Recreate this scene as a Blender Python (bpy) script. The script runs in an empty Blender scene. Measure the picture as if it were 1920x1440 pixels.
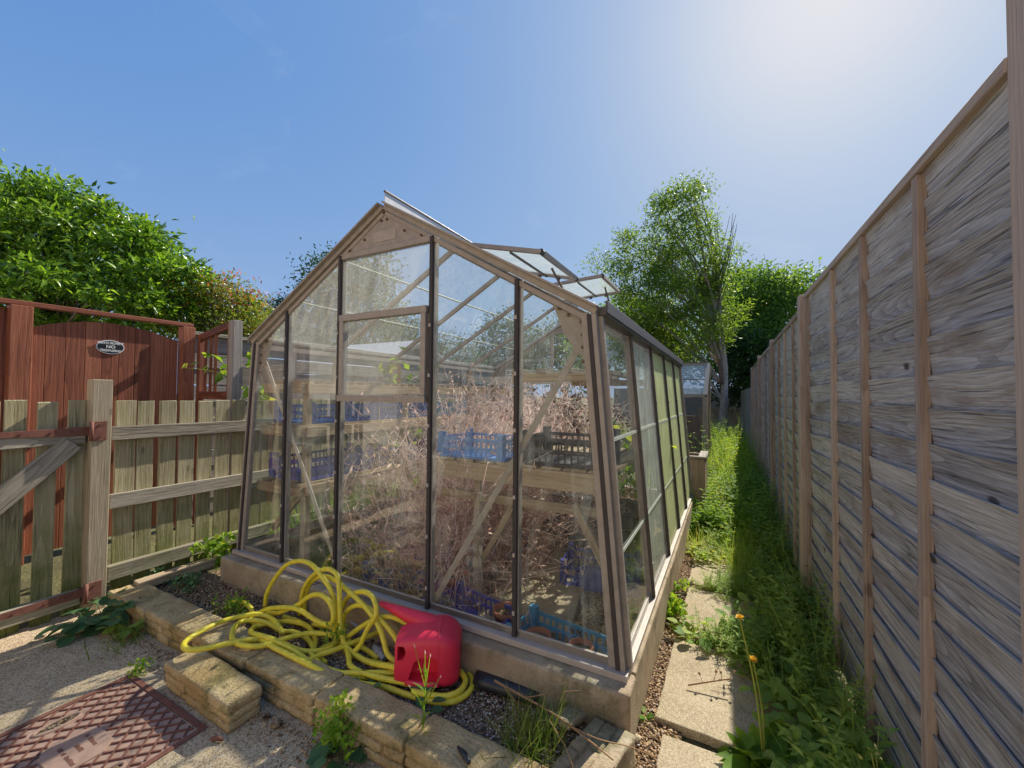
import bpy, bmesh, math, random
import numpy as np
from mathutils import Vector, Matrix
C = bpy.context.scene.collection
R = math.radians
rng = np.random.default_rng(7)
random.seed(7)
SC = bpy.context.scene

# ------------------------------------------------------------------ camera
F_PX = 768.2
YAW, PITCH, ROLL = -0.4846, 0.0266, 0.0081
CAM = np.array([1.5771, -1.5593, 1.0098])

def cam_axes():
    cy, sy, cp, sp = math.cos(YAW), math.sin(YAW), math.cos(PITCH), math.sin(PITCH)
    f = np.array([sy*cp, cy*cp, sp]); r = np.array([cy, -sy, 0]); u = np.cross(r, f)
    cr, sr = math.cos(ROLL), math.sin(ROLL)
    return r*cr+u*sr, -r*sr+u*cr, f
AX_R, AX_U, AX_F = cam_axes()

def ray(px, py): return AX_F + AX_R*(px-960)/F_PX - AX_U*(py-720)/F_PX
def onz(px, py, z): d = ray(px, py); return CAM + d*(z-CAM[2])/d[2]
def ony(px, py, y): d = ray(px, py); return CAM + d*(y-CAM[1])/d[1]
def onx(px, py, x): d = ray(px, py); return CAM + d*(x-CAM[0])/d[0]
def ond(px, py, dist): return CAM + ray(px, py)*dist

cam = bpy.data.objects.new('camera', bpy.data.cameras.new('camera'))
C.objects.link(cam)
cam.data.sensor_width = 36; cam.data.lens = F_PX/1920*36
cam.data.clip_start = 0.03; cam.data.clip_end = 1000
m = Matrix.Identity(4)
for i in range(3):
    m[i][0], m[i][1], m[i][2], m[i][3] = AX_R[i], AX_U[i], -AX_F[i], CAM[i]
cam.matrix_world = m
SC.camera = cam

# ------------------------------------------------------------------ sky, sun, exposure
SUN_EL, SUN_AZ = R(41.2), R(11.1)          # azimuth from +Y towards +X
w = bpy.data.worlds.new('World'); SC.world = w; w.use_nodes = True
nt = w.node_tree
sky = nt.nodes.new('ShaderNodeTexSky'); sky.sky_type = 'NISHITA'; sky.sun_disc = False
sky.sun_elevation = SUN_EL; sky.sun_rotation = SUN_AZ
sky.air_density = 1.0; sky.dust_density = 2.2; sky.ozone_density = 2.0; sky.altitude = 50
bg = nt.nodes['Background']; bg.inputs['Strength'].default_value = 0.14
# tone the sky: softer glow round the sun, deeper blue away from it
sp_ = nt.nodes.new('ShaderNodeSeparateColor'); cb_ = nt.nodes.new('ShaderNodeCombineColor')
nt.links.new(sky.outputs[0], sp_.inputs[0])
for i_, (k_, g_) in enumerate(((.156, .53), (.214, .35), (.315, .12))):
    pw = nt.nodes.new('ShaderNodeMath'); pw.operation = 'POWER'; pw.inputs[1].default_value = g_
    ml = nt.nodes.new('ShaderNodeMath'); ml.operation = 'MULTIPLY'; ml.inputs[1].default_value = k_*.14**g_/.14
    nt.links.new(sp_.outputs[i_], pw.inputs[0]); nt.links.new(pw.outputs[0], ml.inputs[0]); nt.links.new(ml.outputs[0], cb_.inputs[i_])
# pale haze low over the horizon and a few thin wisps
tc = nt.nodes.new('ShaderNodeTexCoord'); sx_ = nt.nodes.new('ShaderNodeSeparateXYZ'); nt.links.new(tc.outputs['Generated'], sx_.inputs[0])
mr = nt.nodes.new('ShaderNodeMapRange'); mr.interpolation_type = 'SMOOTHSTEP'; nt.links.new(sx_.outputs[2], mr.inputs[0])
mr.inputs[1].default_value = .62; mr.inputs[2].default_value = -.05; mr.inputs[3].default_value = 0; mr.inputs[4].default_value = .5
mx = nt.nodes.new('ShaderNodeMix'); mx.data_type = 'RGBA'; nt.links.new(mr.outputs[0], mx.inputs[0]); nt.links.new(cb_.outputs[0], mx.inputs[6])
mx.inputs[7].default_value = (.170/.14, .228/.14, .335/.14, 1)
mp = nt.nodes.new('ShaderNodeMapping'); mp.inputs['Scale'].default_value = (2.2, 7, 9); mp.inputs['Rotation'].default_value = (.2, .1, .5); nt.links.new(tc.outputs['Generated'], mp.inputs[0])
nz_ = nt.nodes.new('ShaderNodeTexNoise'); nz_.inputs['Scale'].default_value = 1.1; nz_.inputs['Detail'].default_value = 7; nz_.inputs['Roughness'].default_value = .62; nz_.inputs['Distortion'].default_value = .8; nt.links.new(mp.outputs[0], nz_.inputs[0])
cr_ = nt.nodes.new('ShaderNodeMapRange'); cr_.interpolation_type = 'SMOOTHSTEP'; nt.links.new(nz_.outputs[0], cr_.inputs[0])
cr_.inputs[1].default_value = .56; cr_.inputs[2].default_value = .80; cr_.inputs[4].default_value = .08
mc = nt.nodes.new('ShaderNodeMix'); mc.data_type = 'RGBA'; nt.links.new(cr_.outputs[0], mc.inputs[0]); nt.links.new(mx.outputs[2], mc.inputs[6]); mc.inputs[7].default_value = (.36/.14, .38/.14, .42/.14, 1)
nt.links.new(mc.outputs[2], bg.inputs[0])
sun = bpy.data.objects.new('sun', bpy.data.lights.new('sun', 'SUN')); C.objects.link(sun)
sun.data.energy = 3.2; sun.data.angle = R(0.5); sun.data.color = (1, .93, .82)
sd = Vector((math.sin(SUN_AZ)*math.cos(SUN_EL), math.cos(SUN_AZ)*math.cos(SUN_EL), math.sin(SUN_EL)))
sun.rotation_euler = sd.to_track_quat('Z', 'Y').to_euler()
sun.location = (3, 8, 10)
vs = SC.view_settings
vs.view_transform = 'Standard'; vs.look = 'None'; vs.gamma = 1; vs.exposure = 1.2
SC.cycles.transparent_max_bounces = 40
SC.cycles.max_bounces = 10
SC.cycles.diffuse_bounces = 5
SC.cycles.transmission_bounces = 6
SC.cycles.use_denoising = True

# ------------------------------------------------------------------ object helpers
def tag(o, label=None, cat=None, group=None, kind=None):
    if label: o['label'] = label
    if cat: o['category'] = cat
    if group: o['group'] = group
    if kind: o['kind'] = kind
    return o

def thing(name, label, cat, loc=(0, 0, 0), rz=0, group=None):
    o = bpy.data.objects.new(name, None); C.objects.link(o)
    o.empty_display_size = .1
    o.location = loc; o.rotation_euler = (0, 0, rz)
    bpy.context.view_layer.update()
    return tag(o, label, cat, group)

def link(name, me, mat, parent=None, smooth=False, world=True):
    o = bpy.data.objects.new(name, me); C.objects.link(o)
    if mat is not None: me.materials.append(mat)
    if smooth:
        me.polygons.foreach_set('use_smooth', np.ones(len(me.polygons), bool))
    if parent:
        o.parent = parent
        if world: o.matrix_parent_inverse = parent.matrix_world.inverted()
    return o

def N(v):
    v = np.asarray(v, float); return v/(np.linalg.norm(v)+1e-12)

class MB:
    """collects vertices and faces with uv (metres, u along the grain) and a random value per piece"""
    def __init__(s): s.v = []; s.f = []; s.uv = []; s.r = []; s.n = 0
    def add(s, verts, faces, uvs, rnd=None):
        rnd = random.random() if rnd is None else rnd
        b = s.n
        s.v.extend([tuple(map(float, p)) for p in verts]); s.n += len(verts)
        s.r.extend([rnd]*len(verts))
        for f, q in zip(faces, uvs):
            s.f.append([b+i for i in f]); s.uv.extend(q)
        return s
    def obox(s, c, ax, half, rnd=None, jit=0):
        """box with centre c, axes ax (3 unit vectors), half sizes"""
        c = np.asarray(c, float); ax = [np.asarray(a, float) for a in ax]
        P = []
        for sx in (-1, 1):
            for sy in (-1, 1):
                for sz in (-1, 1):
                    p = c + ax[0]*half[0]*sx + ax[1]*half[1]*sy + ax[2]*half[2]*sz
                    if jit: p = p + np.array([random.uniform(-jit, jit) for _ in range(3)])
                    P.append(p)
        F = [(0, 1, 3, 2), (4, 6, 7, 5), (0, 4, 5, 1), (2, 3, 7, 6), (0, 2, 6, 4), (1, 5, 7, 3)]
        la = int(np.argmax(half))
        L = [(sx*half[0], sy*half[1], sz*half[2]) for sx in (-1, 1) for sy in (-1, 1) for sz in (-1, 1)]
        nrm = [0, 0, 1, 1, 2, 2]
        U = []
        for f, na in zip(F, nrm):
            oth = [a for a in range(3) if a != na]
            if la in oth: ua = la; va = [a for a in oth if a != la][0]
            else: ua, va = oth
            U.append([(L[i][ua], L[i][va]+.013*na) for i in f])
        return s.add(P, F, U, rnd)
    def box(s, x0, x1, y0, y1, z0, z1, rnd=None, jit=0):
        return s.obox(((x0+x1)/2, (y0+y1)/2, (z0+z1)/2), np.eye(3), (abs(x1-x0)/2, abs(y1-y0)/2, abs(z1-z0)/2), rnd, jit)
    def bar(s, p0, p1, w, h, up=(0, 0, 1), rnd=None, jit=0):
        """rectangular bar p0->p1, w across, h along 'up'"""
        p0, p1 = np.asarray(p0, float), np.asarray(p1, float)
        d = N(p1-p0); up = np.asarray(up, float); sd_ = N(np.cross(d, up)); u2 = np.cross(sd_, d)
        return s.obox((p0+p1)/2, (d, sd_, u2), (np.linalg.norm(p1-p0)/2, w/2, h/2), rnd, jit)
    def tube(s, pts, rad, n=8, cap=True, rnd=None):
        pts = np.asarray(pts, float); k = len(pts)
        rad = np.full(k, rad, float) if np.isscalar(rad) else np.asarray(rad, float)
        T = np.gradient(pts, axis=0); T /= (np.linalg.norm(T, axis=1)[:, None]+1e-12)
        a = np.array([0, 0, 1.]) if abs(T[0][2]) < .9 else np.array([1., 0, 0])
        u = N(np.cross(T[0], a)); P = []
        le = 0; ls = []
        for i in range(k):
            u = N(u - T[i]*(u@T[i])); v = np.cross(T[i], u)
            for j in range(n):
                t = 2*math.pi*j/n
                P.append(pts[i] + rad[i]*(u*math.cos(t)+v*math.sin(t)))
            if i: le += np.linalg.norm(pts[i]-pts[i-1])
            ls.append(le)
        Fa, U = [], []
        for i in range(k-1):
            for j in range(n):
                j2 = (j+1) % n
                Fa.append((i*n+j, i*n+j2, (i+1)*n+j2, (i+1)*n+j))
                c = rad[i]*6.28/n
                U.append([(ls[i], j*c), (ls[i], (j+1)*c), (ls[i+1], (j+1)*c), (ls[i+1], j*c)])
        if cap:
            Fa.append(tuple(range(n))[::-1]); U.append([(0, 0)]*n)
            Fa.append(tuple(range((k-1)*n, k*n))); U.append([(0, 0)]*n)
        return s.add(P, Fa, U, rnd)
    def prism(s, poly, off, rnd=None):
        """polygon of 3D points extruded by the vector off"""
        poly = [np.asarray(p, float) for p in poly]; off = np.asarray(off, float); n = len(poly)
        o = poly[0]; a = N(poly[1]-poly[0]); b = np.cross(N(off), a)
        P = [p for p in poly] + [p+off for p in poly]
        Fa = [tuple(range(n))[::-1], tuple(range(n, 2*n))]
        uv = [((p-o)@a, (p-o)@b) for p in poly]
        U = [uv[::-1], uv]
        t = np.linalg.norm(off)
        for i in range(n):
            j = (i+1) % n
            Fa.append((i, j, n+j, n+i)); l = np.linalg.norm(poly[j]-poly[i])
            U.append([(0, 0), (l, 0), (l, t), (0, t)])
        return s.add(P, Fa, U, rnd)
    def mesh(s, name):
        me = bpy.data.meshes.new(name); me.from_pydata(s.v, [], s.f)
        uvl = me.uv_layers.new(name='UVMap')
        uvl.data.foreach_set('uv', np.array(s.uv, np.float32).ravel())
        at = me.attributes.new('rnd', 'FLOAT', 'POINT'); at.data.foreach_set('value', np.array(s.r, np.float32))
        me.update(); return me
    def build(s, name, mat, parent=None, bevel=0, smooth=False, seg=2, fix=True):
        me = s.mesh(name)
        if fix:
            bm = bmesh.new(); bm.from_mesh(me); bmesh.ops.recalc_face_normals(bm, faces=bm.faces); bm.to_mesh(me); bm.free()
        o = link(name, me, mat, parent, smooth)
        if bevel:
            b = o.modifiers.new('bevel', 'BEVEL'); b.width = bevel; b.segments = seg; b.limit_method = 'ANGLE'; b.angle_limit = R(40)
        return o

def catmull(pts, n=8):
    pts = np.asarray(pts, float)
    P = np.vstack([2*pts[0]-pts[1], pts, 2*pts[-1]-pts[-2]]); out = []
    for i in range(1, len(P)-2):
        for t in np.linspace(0, 1, n, endpoint=False):
            out.append(.5*((2*P[i])+(-P[i-1]+P[i+1])*t+(2*P[i-1]-5*P[i]+4*P[i+1]-P[i+2])*t*t+(-P[i-1]+3*P[i]-3*P[i+1]+P[i+2])*t**3))
    out.append(P[-2]); return np.array(out)

# ------------------------------------------------------------------ leaves (thousands of small faces in one mesh)
T_LEAF = (np.array([[0, 0, 0], [-.42, .42, .10], [0, .5, -.02], [.42, .42, .10], [0, 1, -.10]]), [(0, 2, 1), (0, 3, 2), (1, 2, 4), (2, 3, 4)])
T_ROUND = (np.array([[0, 0, 0], [-.42, .18, .08], [-.5, .5, .06], [-.3, .82, -.02], [0, 1, -.08], [.3, .82, -.02], [.5, .5, .06], [.42, .18, .08], [0, .5, -.03]]),
           [(0, 8, 1), (1, 8, 2), (2, 8, 3), (3, 8, 4), (4, 8, 5), (5, 8, 6), (6, 8, 7), (7, 8, 0)])
T_LANCE = (np.array([[0, 0, 0], [-.5, .3, .06], [.5, .3, .06], [-.42, .6, .0], [.42, .6, .0], [0, 1, -.18]]), [(0, 2, 1), (1, 2, 4, 3), (3, 4, 5)])
T_BLADE = (np.array([[-.5, 0, 0], [.5, 0, 0], [-.42, .35, .0], [.42, .35, .0], [-.3, .7, -.08], [.3, .7, -.08], [0, 1, -.24]]),
           [(0, 1, 3, 2), (2, 3, 5, 4), (4, 5, 6)])
T_STEM = (np.array([[-.5, 0, 0], [.5, 0, 0], [-.35, 1, 0], [.35, 1, 0]]), [(0, 1, 3, 2)])

class Leaves:
    def __init__(s): s.P = []; s.D = []; s.Nn = []; s.L = []; s.W = []; s.R = []
    def add(s, P, D, Nn, L, W, Rv):
        P = np.atleast_2d(P); k = len(P)
        s.P.append(P); s.D.append(np.broadcast_to(np.atleast_2d(D), (k, 3))); s.Nn.append(np.broadcast_to(np.atleast_2d(Nn), (k, 3)))
        for l, v in ((s.L, L), (s.W, W), (s.R, Rv)): l.append(np.broadcast_to(np.asarray(v, float), (k,)))
    def arrays(s, T):
        P, D, Nn = np.vstack(s.P), np.vstack(s.D), np.vstack(s.Nn)
        L, W, Rv = np.concatenate(s.L), np.concatenate(s.W), np.concatenate(s.R)
        D = D/(np.linalg.norm(D, axis=1)[:, None]+1e-9)
        X = np.cross(D, Nn); X /= (np.linalg.norm(X, axis=1)[:, None]+1e-9)
        Z = np.cross(X, D)
        tv, tf = T; k = len(P); n = len(tv)
        V = P[:, None, :] + X[:, None, :]*(tv[None, :, 0:1]*W[:, None, None]) + D[:, None, :]*(tv[None, :, 1:2]*L[:, None, None]) + Z[:, None, :]*(tv[None, :, 2:3]*L[:, None, None])
        return V.reshape(-1, 3), [np.array(f) for f in tf], k, n, np.repeat(Rv, n)

def leaf_mesh(name, parts, mat, parent=None):
    """parts: list of (Leaves, template)"""
    Vs, loops, starts, Rs, off, lo = [], [], [], [], 0, 0
    for lv, T in parts:
        if not lv.P: continue
        V, tf, k, n, Rv = lv.arrays(T)
        base = (np.arange(k)*n+off)[:, None]
        for f in tf:
            idx = (base+f[None, :])
            loops.append(idx.ravel()); starts.append(lo+np.arange(k)*len(f)); lo += k*len(f)
        Vs.append(V); Rs.append(Rv); off += k*n
    V = np.vstack(Vs).astype(np.float32); L = np.concatenate(loops).astype(np.int32); S = np.concatenate(starts).astype(np.int32)
    me = bpy.data.meshes.new(name)
    me.vertices.add(len(V)); me.vertices.foreach_set('co', V.ravel())
    me.loops.add(len(L)); me.loops.foreach_set('vertex_index', L)
    me.polygons.add(len(S)); me.polygons.foreach_set('loop_start', S)
    at = me.attributes.new('rnd', 'FLOAT', 'POINT'); at.data.foreach_set('value', np.concatenate(Rs).astype(np.float32))
    me.update(calc_edges=True); me.validate()
    return link(name, me, mat, parent)

def rdir(k, up=0., spread=1.):
    v = rng.normal(size=(k, 3))*spread; v[:, 2] += up
    return v/(np.linalg.norm(v, axis=1)[:, None]+1e-9)

# ------------------------------------------------------------------ materials
class G:
    def __init__(s, name):
        s.m = bpy.data.materials.new(name); s.m.use_nodes = True
        s.t = s.m.node_tree; s.p = s.t.nodes['Principled BSDF']; s.out = s.t.nodes['Material Output']
    def n(s, typ, **kw):
        nd = s.t.nodes.new('ShaderNode'+typ)
        for k, v in kw.items():
            if k.startswith('i_'):
                key = k[2:]
                key = int(key) if key.isdigit() else key.replace('_', ' ')
                s.set(nd.inputs[key], v)
            else: setattr(nd, k, v)
        return nd
    def set(s, sock, v):
        if isinstance(v, bpy.types.NodeSocket): s.t.links.new(v, sock)
        elif isinstance(v, bpy.types.Node): s.t.links.new(v.outputs[0], sock)
        else:
            if hasattr(sock.default_value, '__len__') and not hasattr(v, '__len__'): v = (v,)*len(sock.default_value)
            if hasattr(sock.default_value, '__len__') and len(sock.default_value) == 4 and len(v) == 3: v = (*v, 1)
            sock.default_value = v
    def math(s, op, a, b=0., c=None):
        nd = s.n('Math', operation=op); s.set(nd.inputs[0], a); s.set(nd.inputs[1], b)
        if c is not None: s.set(nd.inputs[2], c)
        return nd.outputs[0]
    def noise(s, vec, scale, detail=3, rough=.55, dist=0):
        nd = s.n('TexNoise'); s.set(nd.inputs['Vector'], vec); nd.inputs['Scale'].default_value = scale
        nd.inputs['Detail'].default_value = detail; nd.inputs['Roughness'].default_value = rough; nd.inputs['Distortion'].default_value = dist
        return nd.outputs[0]
    def vscale(s, vec, sc, add=None):
        nd = s.n('VectorMath', operation='MULTIPLY'); s.set(nd.inputs[0], vec); s.set(nd.inputs[1], sc)
        if add is None: return nd.outputs[0]
        n2 = s.n('VectorMath', operation='ADD'); s.set(n2.inputs[0], nd.outputs[0]); s.set(n2.inputs[1], add); return n2.outputs[0]
    def ramp(s, fac, stops, interp='LINEAR'):
        nd = s.n('ValToRGB'); s.set(nd.inputs[0], fac); r = nd.color_ramp; r.interpolation = interp
        while len(r.elements) < len(stops): r.elements.new(.5)
        for e, (p, c) in zip(r.elements, stops):
            e.position = p; e.color = (*c, 1) if hasattr(c, '__len__') else (c, c, c, 1)
        return nd.outputs[0]
    def mix(s, fac, a, b, blend='MIX'):
        nd = s.n('Mix', data_type='RGBA', blend_type=blend); s.set(nd.inputs[0], fac); s.set(nd.inputs[6], a); s.set(nd.inputs[7], b); return nd.outputs[2]
    def sstep(s, x, a, b):
        nd = s.n('MapRange', interpolation_type='SMOOTHSTEP'); s.set(nd.inputs[0], x); nd.inputs[1].default_value = a; nd.inputs[2].default_value = b; return nd.outputs[0]
    def rnd(s): return s.n('Attribute', attribute_name='rnd').outputs['Fac']
    def pos(s): return s.n('NewGeometry').outputs['Position']
    def posz(s):
        x = s.n('SeparateXYZ'); s.set(x.inputs[0], s.pos()); return x.outputs[2]
    def bump(s, h, strength=.5, dist=.01):
        nd = s.n('Bump'); s.set(nd.inputs['Height'], h); nd.inputs['Strength'].default_value = strength; nd.inputs['Distance'].default_value = dist
        s.set(s.p.inputs['Normal'], nd.outputs[0])
    def base(s, c, rough=.8, spec=.3, metal=0):
        s.set(s.p.inputs['Base Color'], c); s.set(s.p.inputs['Roughness'], rough); s.p.inputs['Specular IOR Level'].default_value = spec
        s.set(s.p.inputs['Metallic'], metal); return s.m

def wood(name, dark, mid, light, rings=30, ringamt=.22, vary=.3, algae=0., algae_top=.5, warp=1., knots=.5, fine=.5, patch=None, bump=.5, rough=.82):
    g = G(name); uv = g.n('UVMap', uv_map='UVMap').outputs[0]; r = g.rnd()
    off = g.n('CombineXYZ', i_0=g.math('MULTIPLY', r, 17.3), i_1=g.math('MULTIPLY', r, 9.1), i_2=g.math('MULTIPLY', r, 53.)).outputs[0]
    n1 = g.noise(g.vscale(uv, (1.6, 9, 1), off), 1, 3)
    n2 = g.noise(g.vscale(uv, (.75, 1.6, 1), off), 1, 2)
    sep = g.n('SeparateXYZ'); g.set(sep.inputs[0], uv)
    vv = g.math('ADD', g.math('ADD', sep.outputs[1], g.math('MULTIPLY', g.math('SUBTRACT', n1, .5), .05*warp)), g.math('MULTIPLY', g.math('SUBTRACT', r, .5), .05))
    ww = g.math('ADD', .03, g.math('MULTIPLY', g.math('SUBTRACT', n2, .40), .16*warp))
    vec = g.n('CombineXYZ', i_1=vv, i_2=ww).outputs[0]
    wv = g.n('TexWave', wave_type='RINGS', rings_direction='X', wave_profile='SAW'); g.set(wv.inputs['Vector'], vec)
    wv.inputs['Scale'].default_value = rings; wv.inputs['Distortion'].default_value = 1.2; wv.inputs['Detail'].default_value = 2; wv.inputs['Detail Scale'].default_value = 1.2
    fn = g.noise(g.vscale(uv, (9, 260, 1), off), 1, 3, .6)
    med = g.noise(g.vscale(uv, (2.5, 30, 1), off), 1, 3, .6)
    t = g.math('ADD', g.math('MULTIPLY', wv.outputs['Fac'], ringamt), g.math('ADD', g.math('MULTIPLY', fn, fine), g.math('MULTIPLY', med, .62-.6*ringamt)))
    t = g.math('ADD', t, g.math('MULTIPLY', g.math('SUBTRACT', r, .5), vary))
    col = g.ramp(t, [(.25, dark), (.62, mid), (1., light)])
    if patch:
        pn = g.noise(g.vscale(uv, (3, 9, 1), off), 1, 4, .6)
        col = g.mix(g.math('MULTIPLY', g.sstep(pn, .5, .72), .7), col, patch)
    if knots:
        vo = g.n('TexVoronoi'); g.set(vo.inputs['Vector'], g.vscale(uv, (3.4, 8.5, 1), off)); vo.inputs['Scale'].default_value = 1
        kk = g.sstep(g.math('ADD', vo.outputs['Distance'], g.math('MULTIPLY', g.math('SUBTRACT', fn, .5), .05)), .105, .06)
        kk = g.math('MULTIPLY', kk, knots)
        col = g.mix(kk, col, tuple(c*.45 for c in dark))
    if algae:
        an = g.noise(g.pos(), 7, 4, .65)
        h = g.math('ADD', g.posz(), g.math('MULTIPLY', g.math('SUBTRACT', an, .5), .9))
        a = g.math('MULTIPLY', g.sstep(h, algae_top, -.3), algae)
        col = g.mix(a, col, g.ramp(fn, [(.3, (.07, .085, .018)), (.8, (.22, .25, .05))]))
    cr = g.sstep(g.noise(g.vscale(uv, (3, 130, 1), off), 1, 2, .5), .38, .30)
    col = g.mix(g.math('MULTIPLY', cr, .45), col, tuple(c*.4 for c in dark))
    g.bump(g.math('SUBTRACT', g.math('ADD', g.math('MULTIPLY', fn, .7), g.math('MULTIPLY', wv.outputs['Fac'], .4)), g.math('MULTIPLY', cr, .6)), bump, .006)
    return g.base(col, rough, .25)

def mineral(name, cols, scale=8, speck=None, bump=.5, bdist=.01, moss=0., rough=.9, fine=120, stain=None):
    g = G(name); p = g.pos()
    a = g.noise(p, scale, 5, .6); b = g.noise(p, fine, 3, .6); c = g.noise(p, scale*.25, 3)
    t = g.math('ADD', g.math('MULTIPLY', a, .6), g.math('MULTIPLY', b, .4))
    n = len(cols); col = g.ramp(t, [(.3+.4*i/(n-1), cc) for i, cc in enumerate(cols)])
    if stain: col = g.mix(g.math('MULTIPLY', g.sstep(c, .48, .66), .75), col, stain)
    if speck:
        vo = g.n('TexVoronoi'); g.set(vo.inputs['Vector'], p); vo.inputs['Scale'].default_value = speck[0]
        sel = g.n('SeparateColor'); g.set(sel.inputs[0], vo.outputs['Color'])
        col = g.mix(g.math('MULTIPLY', g.sstep(sel.outputs[0], .55, .7), .8), col, speck[1])
        col = g.mix(g.math('MULTIPLY', g.sstep(sel.outputs[1], .7, .8), .8), col, speck[2])
        h = g.math('SUBTRACT', g.math('ADD', a, b), vo.outputs['Distance'])
    else: h = g.math('ADD', g.math('MULTIPLY', a, .6), b)
    if moss:
        mm = g.math('MULTIPLY', g.sstep(g.noise(p, 5.5, 5, .7), .52, .66), moss)
        col = g.mix(mm, col, (.09, .10, .03))
    g.bump(h, bump, bdist); return g.base(col, rough, .2)

def leafm(name, cols, trans=.35, rough=.42, spec=.4, tmul=1.5, tb=.45):
    g = G(name); r = g.rnd()
    col = g.ramp(r, [(i/(len(cols)-1), c) for i, c in enumerate(cols)])
    nz = g.noise(g.pos(), 30, 2)
    col = g.mix(.35, col, g.mix(nz, (0, 0, 0), g.vscale(col, (2, 2, 2))))
    m_ = g.base(col, rough, spec)
    tr = g.n('BsdfTranslucent'); g.set(tr.inputs[0], g.vscale(col, (tmul*1.1, tmul, tmul*tb)))
    mx = g.n('MixShader'); mx.inputs[0].default_value = trans
    g.t.links.new(g.p.outputs[0], mx.inputs[1]); g.t.links.new(tr.outputs[0], mx.inputs[2])
    g.t.links.new(mx.outputs[0], g.out.inputs[0]); return m_

def glassm(name, film=.06, tint=(.75, .8, .78), streak=.15, trans=(.975, .99, .982)):
    g = G(name); p = g.pos()
    a = g.noise(p, 3.2, 5, .65); st = g.noise(g.vscale(p, (22, 22, 1.3)), 1, 4, .6); sp = g.noise(p, 260, 2, .5)
    f = g.math('ADD', film, g.math('MULTIPLY', g.sstep(g.math('ADD', g.math('MULTIPLY', a, .5), g.math('MULTIPLY', st, .5)), .44, .68), streak))
    f = g.math('ADD', f, g.math('MULTIPLY', g.sstep(sp, .66, .74), .12))
    tb = g.n('BsdfTransparent'); tb.inputs[0].default_value = (*trans, 1)
    gl = g.n('BsdfGlossy'); gl.inputs['Roughness'].default_value = .02; gl.inputs['Color'].default_value = (1, 1, 1, 1)
    fr = g.n('Fresnel'); fr.inputs[0].default_value = 1.45
    m1 = g.n('MixShader'); g.set(m1.inputs[0], g.math('MULTIPLY', fr.outputs[0], .2)); g.t.links.new(tb.outputs[0], m1.inputs[1]); g.t.links.new(gl.outputs[0], m1.inputs[2])
    df = g.n('BsdfDiffuse'); df.inputs[0].default_value = (*tint, 1)
    tl = g.n('BsdfTranslucent'); tl.inputs[0].default_value = (*tint, 1)
    m2 = g.n('MixShader'); m2.inputs[0].default_value = .5; g.t.links.new(df.outputs[0], m2.inputs[1]); g.t.links.new(tl.outputs[0], m2.inputs[2])
    m3 = g.n('MixShader'); g.set(m3.inputs[0], f); g.t.links.new(m1.outputs[0], m3.inputs[1]); g.t.links.new(m2.outputs[0], m3.inputs[2])
    g.t.links.new(m3.outputs[0], g.out.inputs[0]); return g.m

def plain(name, col, rough=.5, spec=.4, metal=0, var=.25, scale=15, bump=.1):
    g = G(name); a = g.noise(g.pos(), scale, 4, .6)
    c = g.mix(a, tuple(x*(1-var) for x in col), tuple(min(1, x*(1+var)) for x in col))
    g.bump(a, bump, .004); return g.base(c, g.math('ADD', rough-.1, g.math('MULTIPLY', a, .2)), spec, metal)

M = {}
M['fence_grey'] = wood('weathered_grey_boards', (.105, .095, .094), (.40, .385, .385), (.70, .69, .69), rings=58, ringamt=.2, vary=.26, algae=.35, algae_top=.25, warp=.85, knots=.9, fine=.62, patch=(.24, .18, .145), bump=1.2)
M['batten'] = wood('brown_batten_wood', (.20, .145, .11), (.42, .325, .26), (.58, .475, .395), rings=26, algae=.45, algae_top=.1, knots=.6, warp=.6)
M['picket'] = wood('old_picket_wood', (.12, .10, .05), (.34, .295, .165), (.55, .49, .32), rings=20, algae=.95, algae_top=.42, knots=.5, warp=.7, bump=.8)
M['rail'] = wood('pale_weathered_rail', (.12, .10, .075), (.33, .29, .22), (.52, .475, .38), rings=20, algae=.4, algae_top=.2, knots=.6, warp=1., bump=.9)
M['red'] = wood('red_stained_wood', (.075, .024, .014), (.265, .088, .046), (.45, .175, .095), rings=16, knots=.35, warp=.6, bump=.4, rough=.6)
M['post'] = wood('pale_sawn_post', (.17, .135, .085), (.36, .29, .195), (.50, .42, .30), rings=24, algae=.25, algae_top=.0, knots=.4, warp=.5)
M['shelfwood'] = wood('dry_shelf_timber', (.20, .14, .08), (.40, .30, .19), (.56, .45, .31), rings=18, knots=.4, warp=.6)
M['greyfence2'] = wood('dark_grey_fence_boards', (.12, .105, .09), (.27, .24, .21), (.43, .40, .36), rings=18, knots=.3)
M['log'] = wood('pale_log_edging', (.22, .19, .12), (.42, .37, .26), (.55, .5, .37), rings=14, algae=.6, algae_top=-.12, knots=.3)
M['sandstone'] = mineral('buff_walling_stone', [(.26, .18, .08), (.50, .37, .19), (.64, .50, .29)], 14, bump=.9, bdist=.012, moss=.55, fine=90, stain=(.36, .23, .09))
M['kerb'] = mineral('aged_concrete_kerb', [(.22, .17, .11), (.41, .33, .225), (.54, .455, .33)], 9, bump=.6, moss=.5, fine=150, stain=(.33, .23, .15))
M['slab'] = mineral('buff_paving_slab', [(.25, .20, .125), (.41, .34, .22), (.50, .42, .28)], 6, speck=(260, (.30, .24, .15), (.54, .46, .32)), bump=.4, bdist=.004, moss=.22, fine=170, stain=(.33, .265, .16))
M['yard'] = mineral('exposed_aggregate_concrete', [(.32, .23, .14), (.48, .365, .225), (.58, .46, .30)], 5, speck=(170, (.27, .19, .12), (.58, .48, .34)), bump=.6, bdist=.004, fine=220, stain=(.30, .22, .135))
M['soil'] = mineral('dry_bark_soil', [(.15, .095, .05), (.32, .215, .115), (.50, .36, .21)], 9, speck=(85, (.05, .03, .02), (.38, .30, .21)), bump=1., bdist=.02, fine=110)
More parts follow.
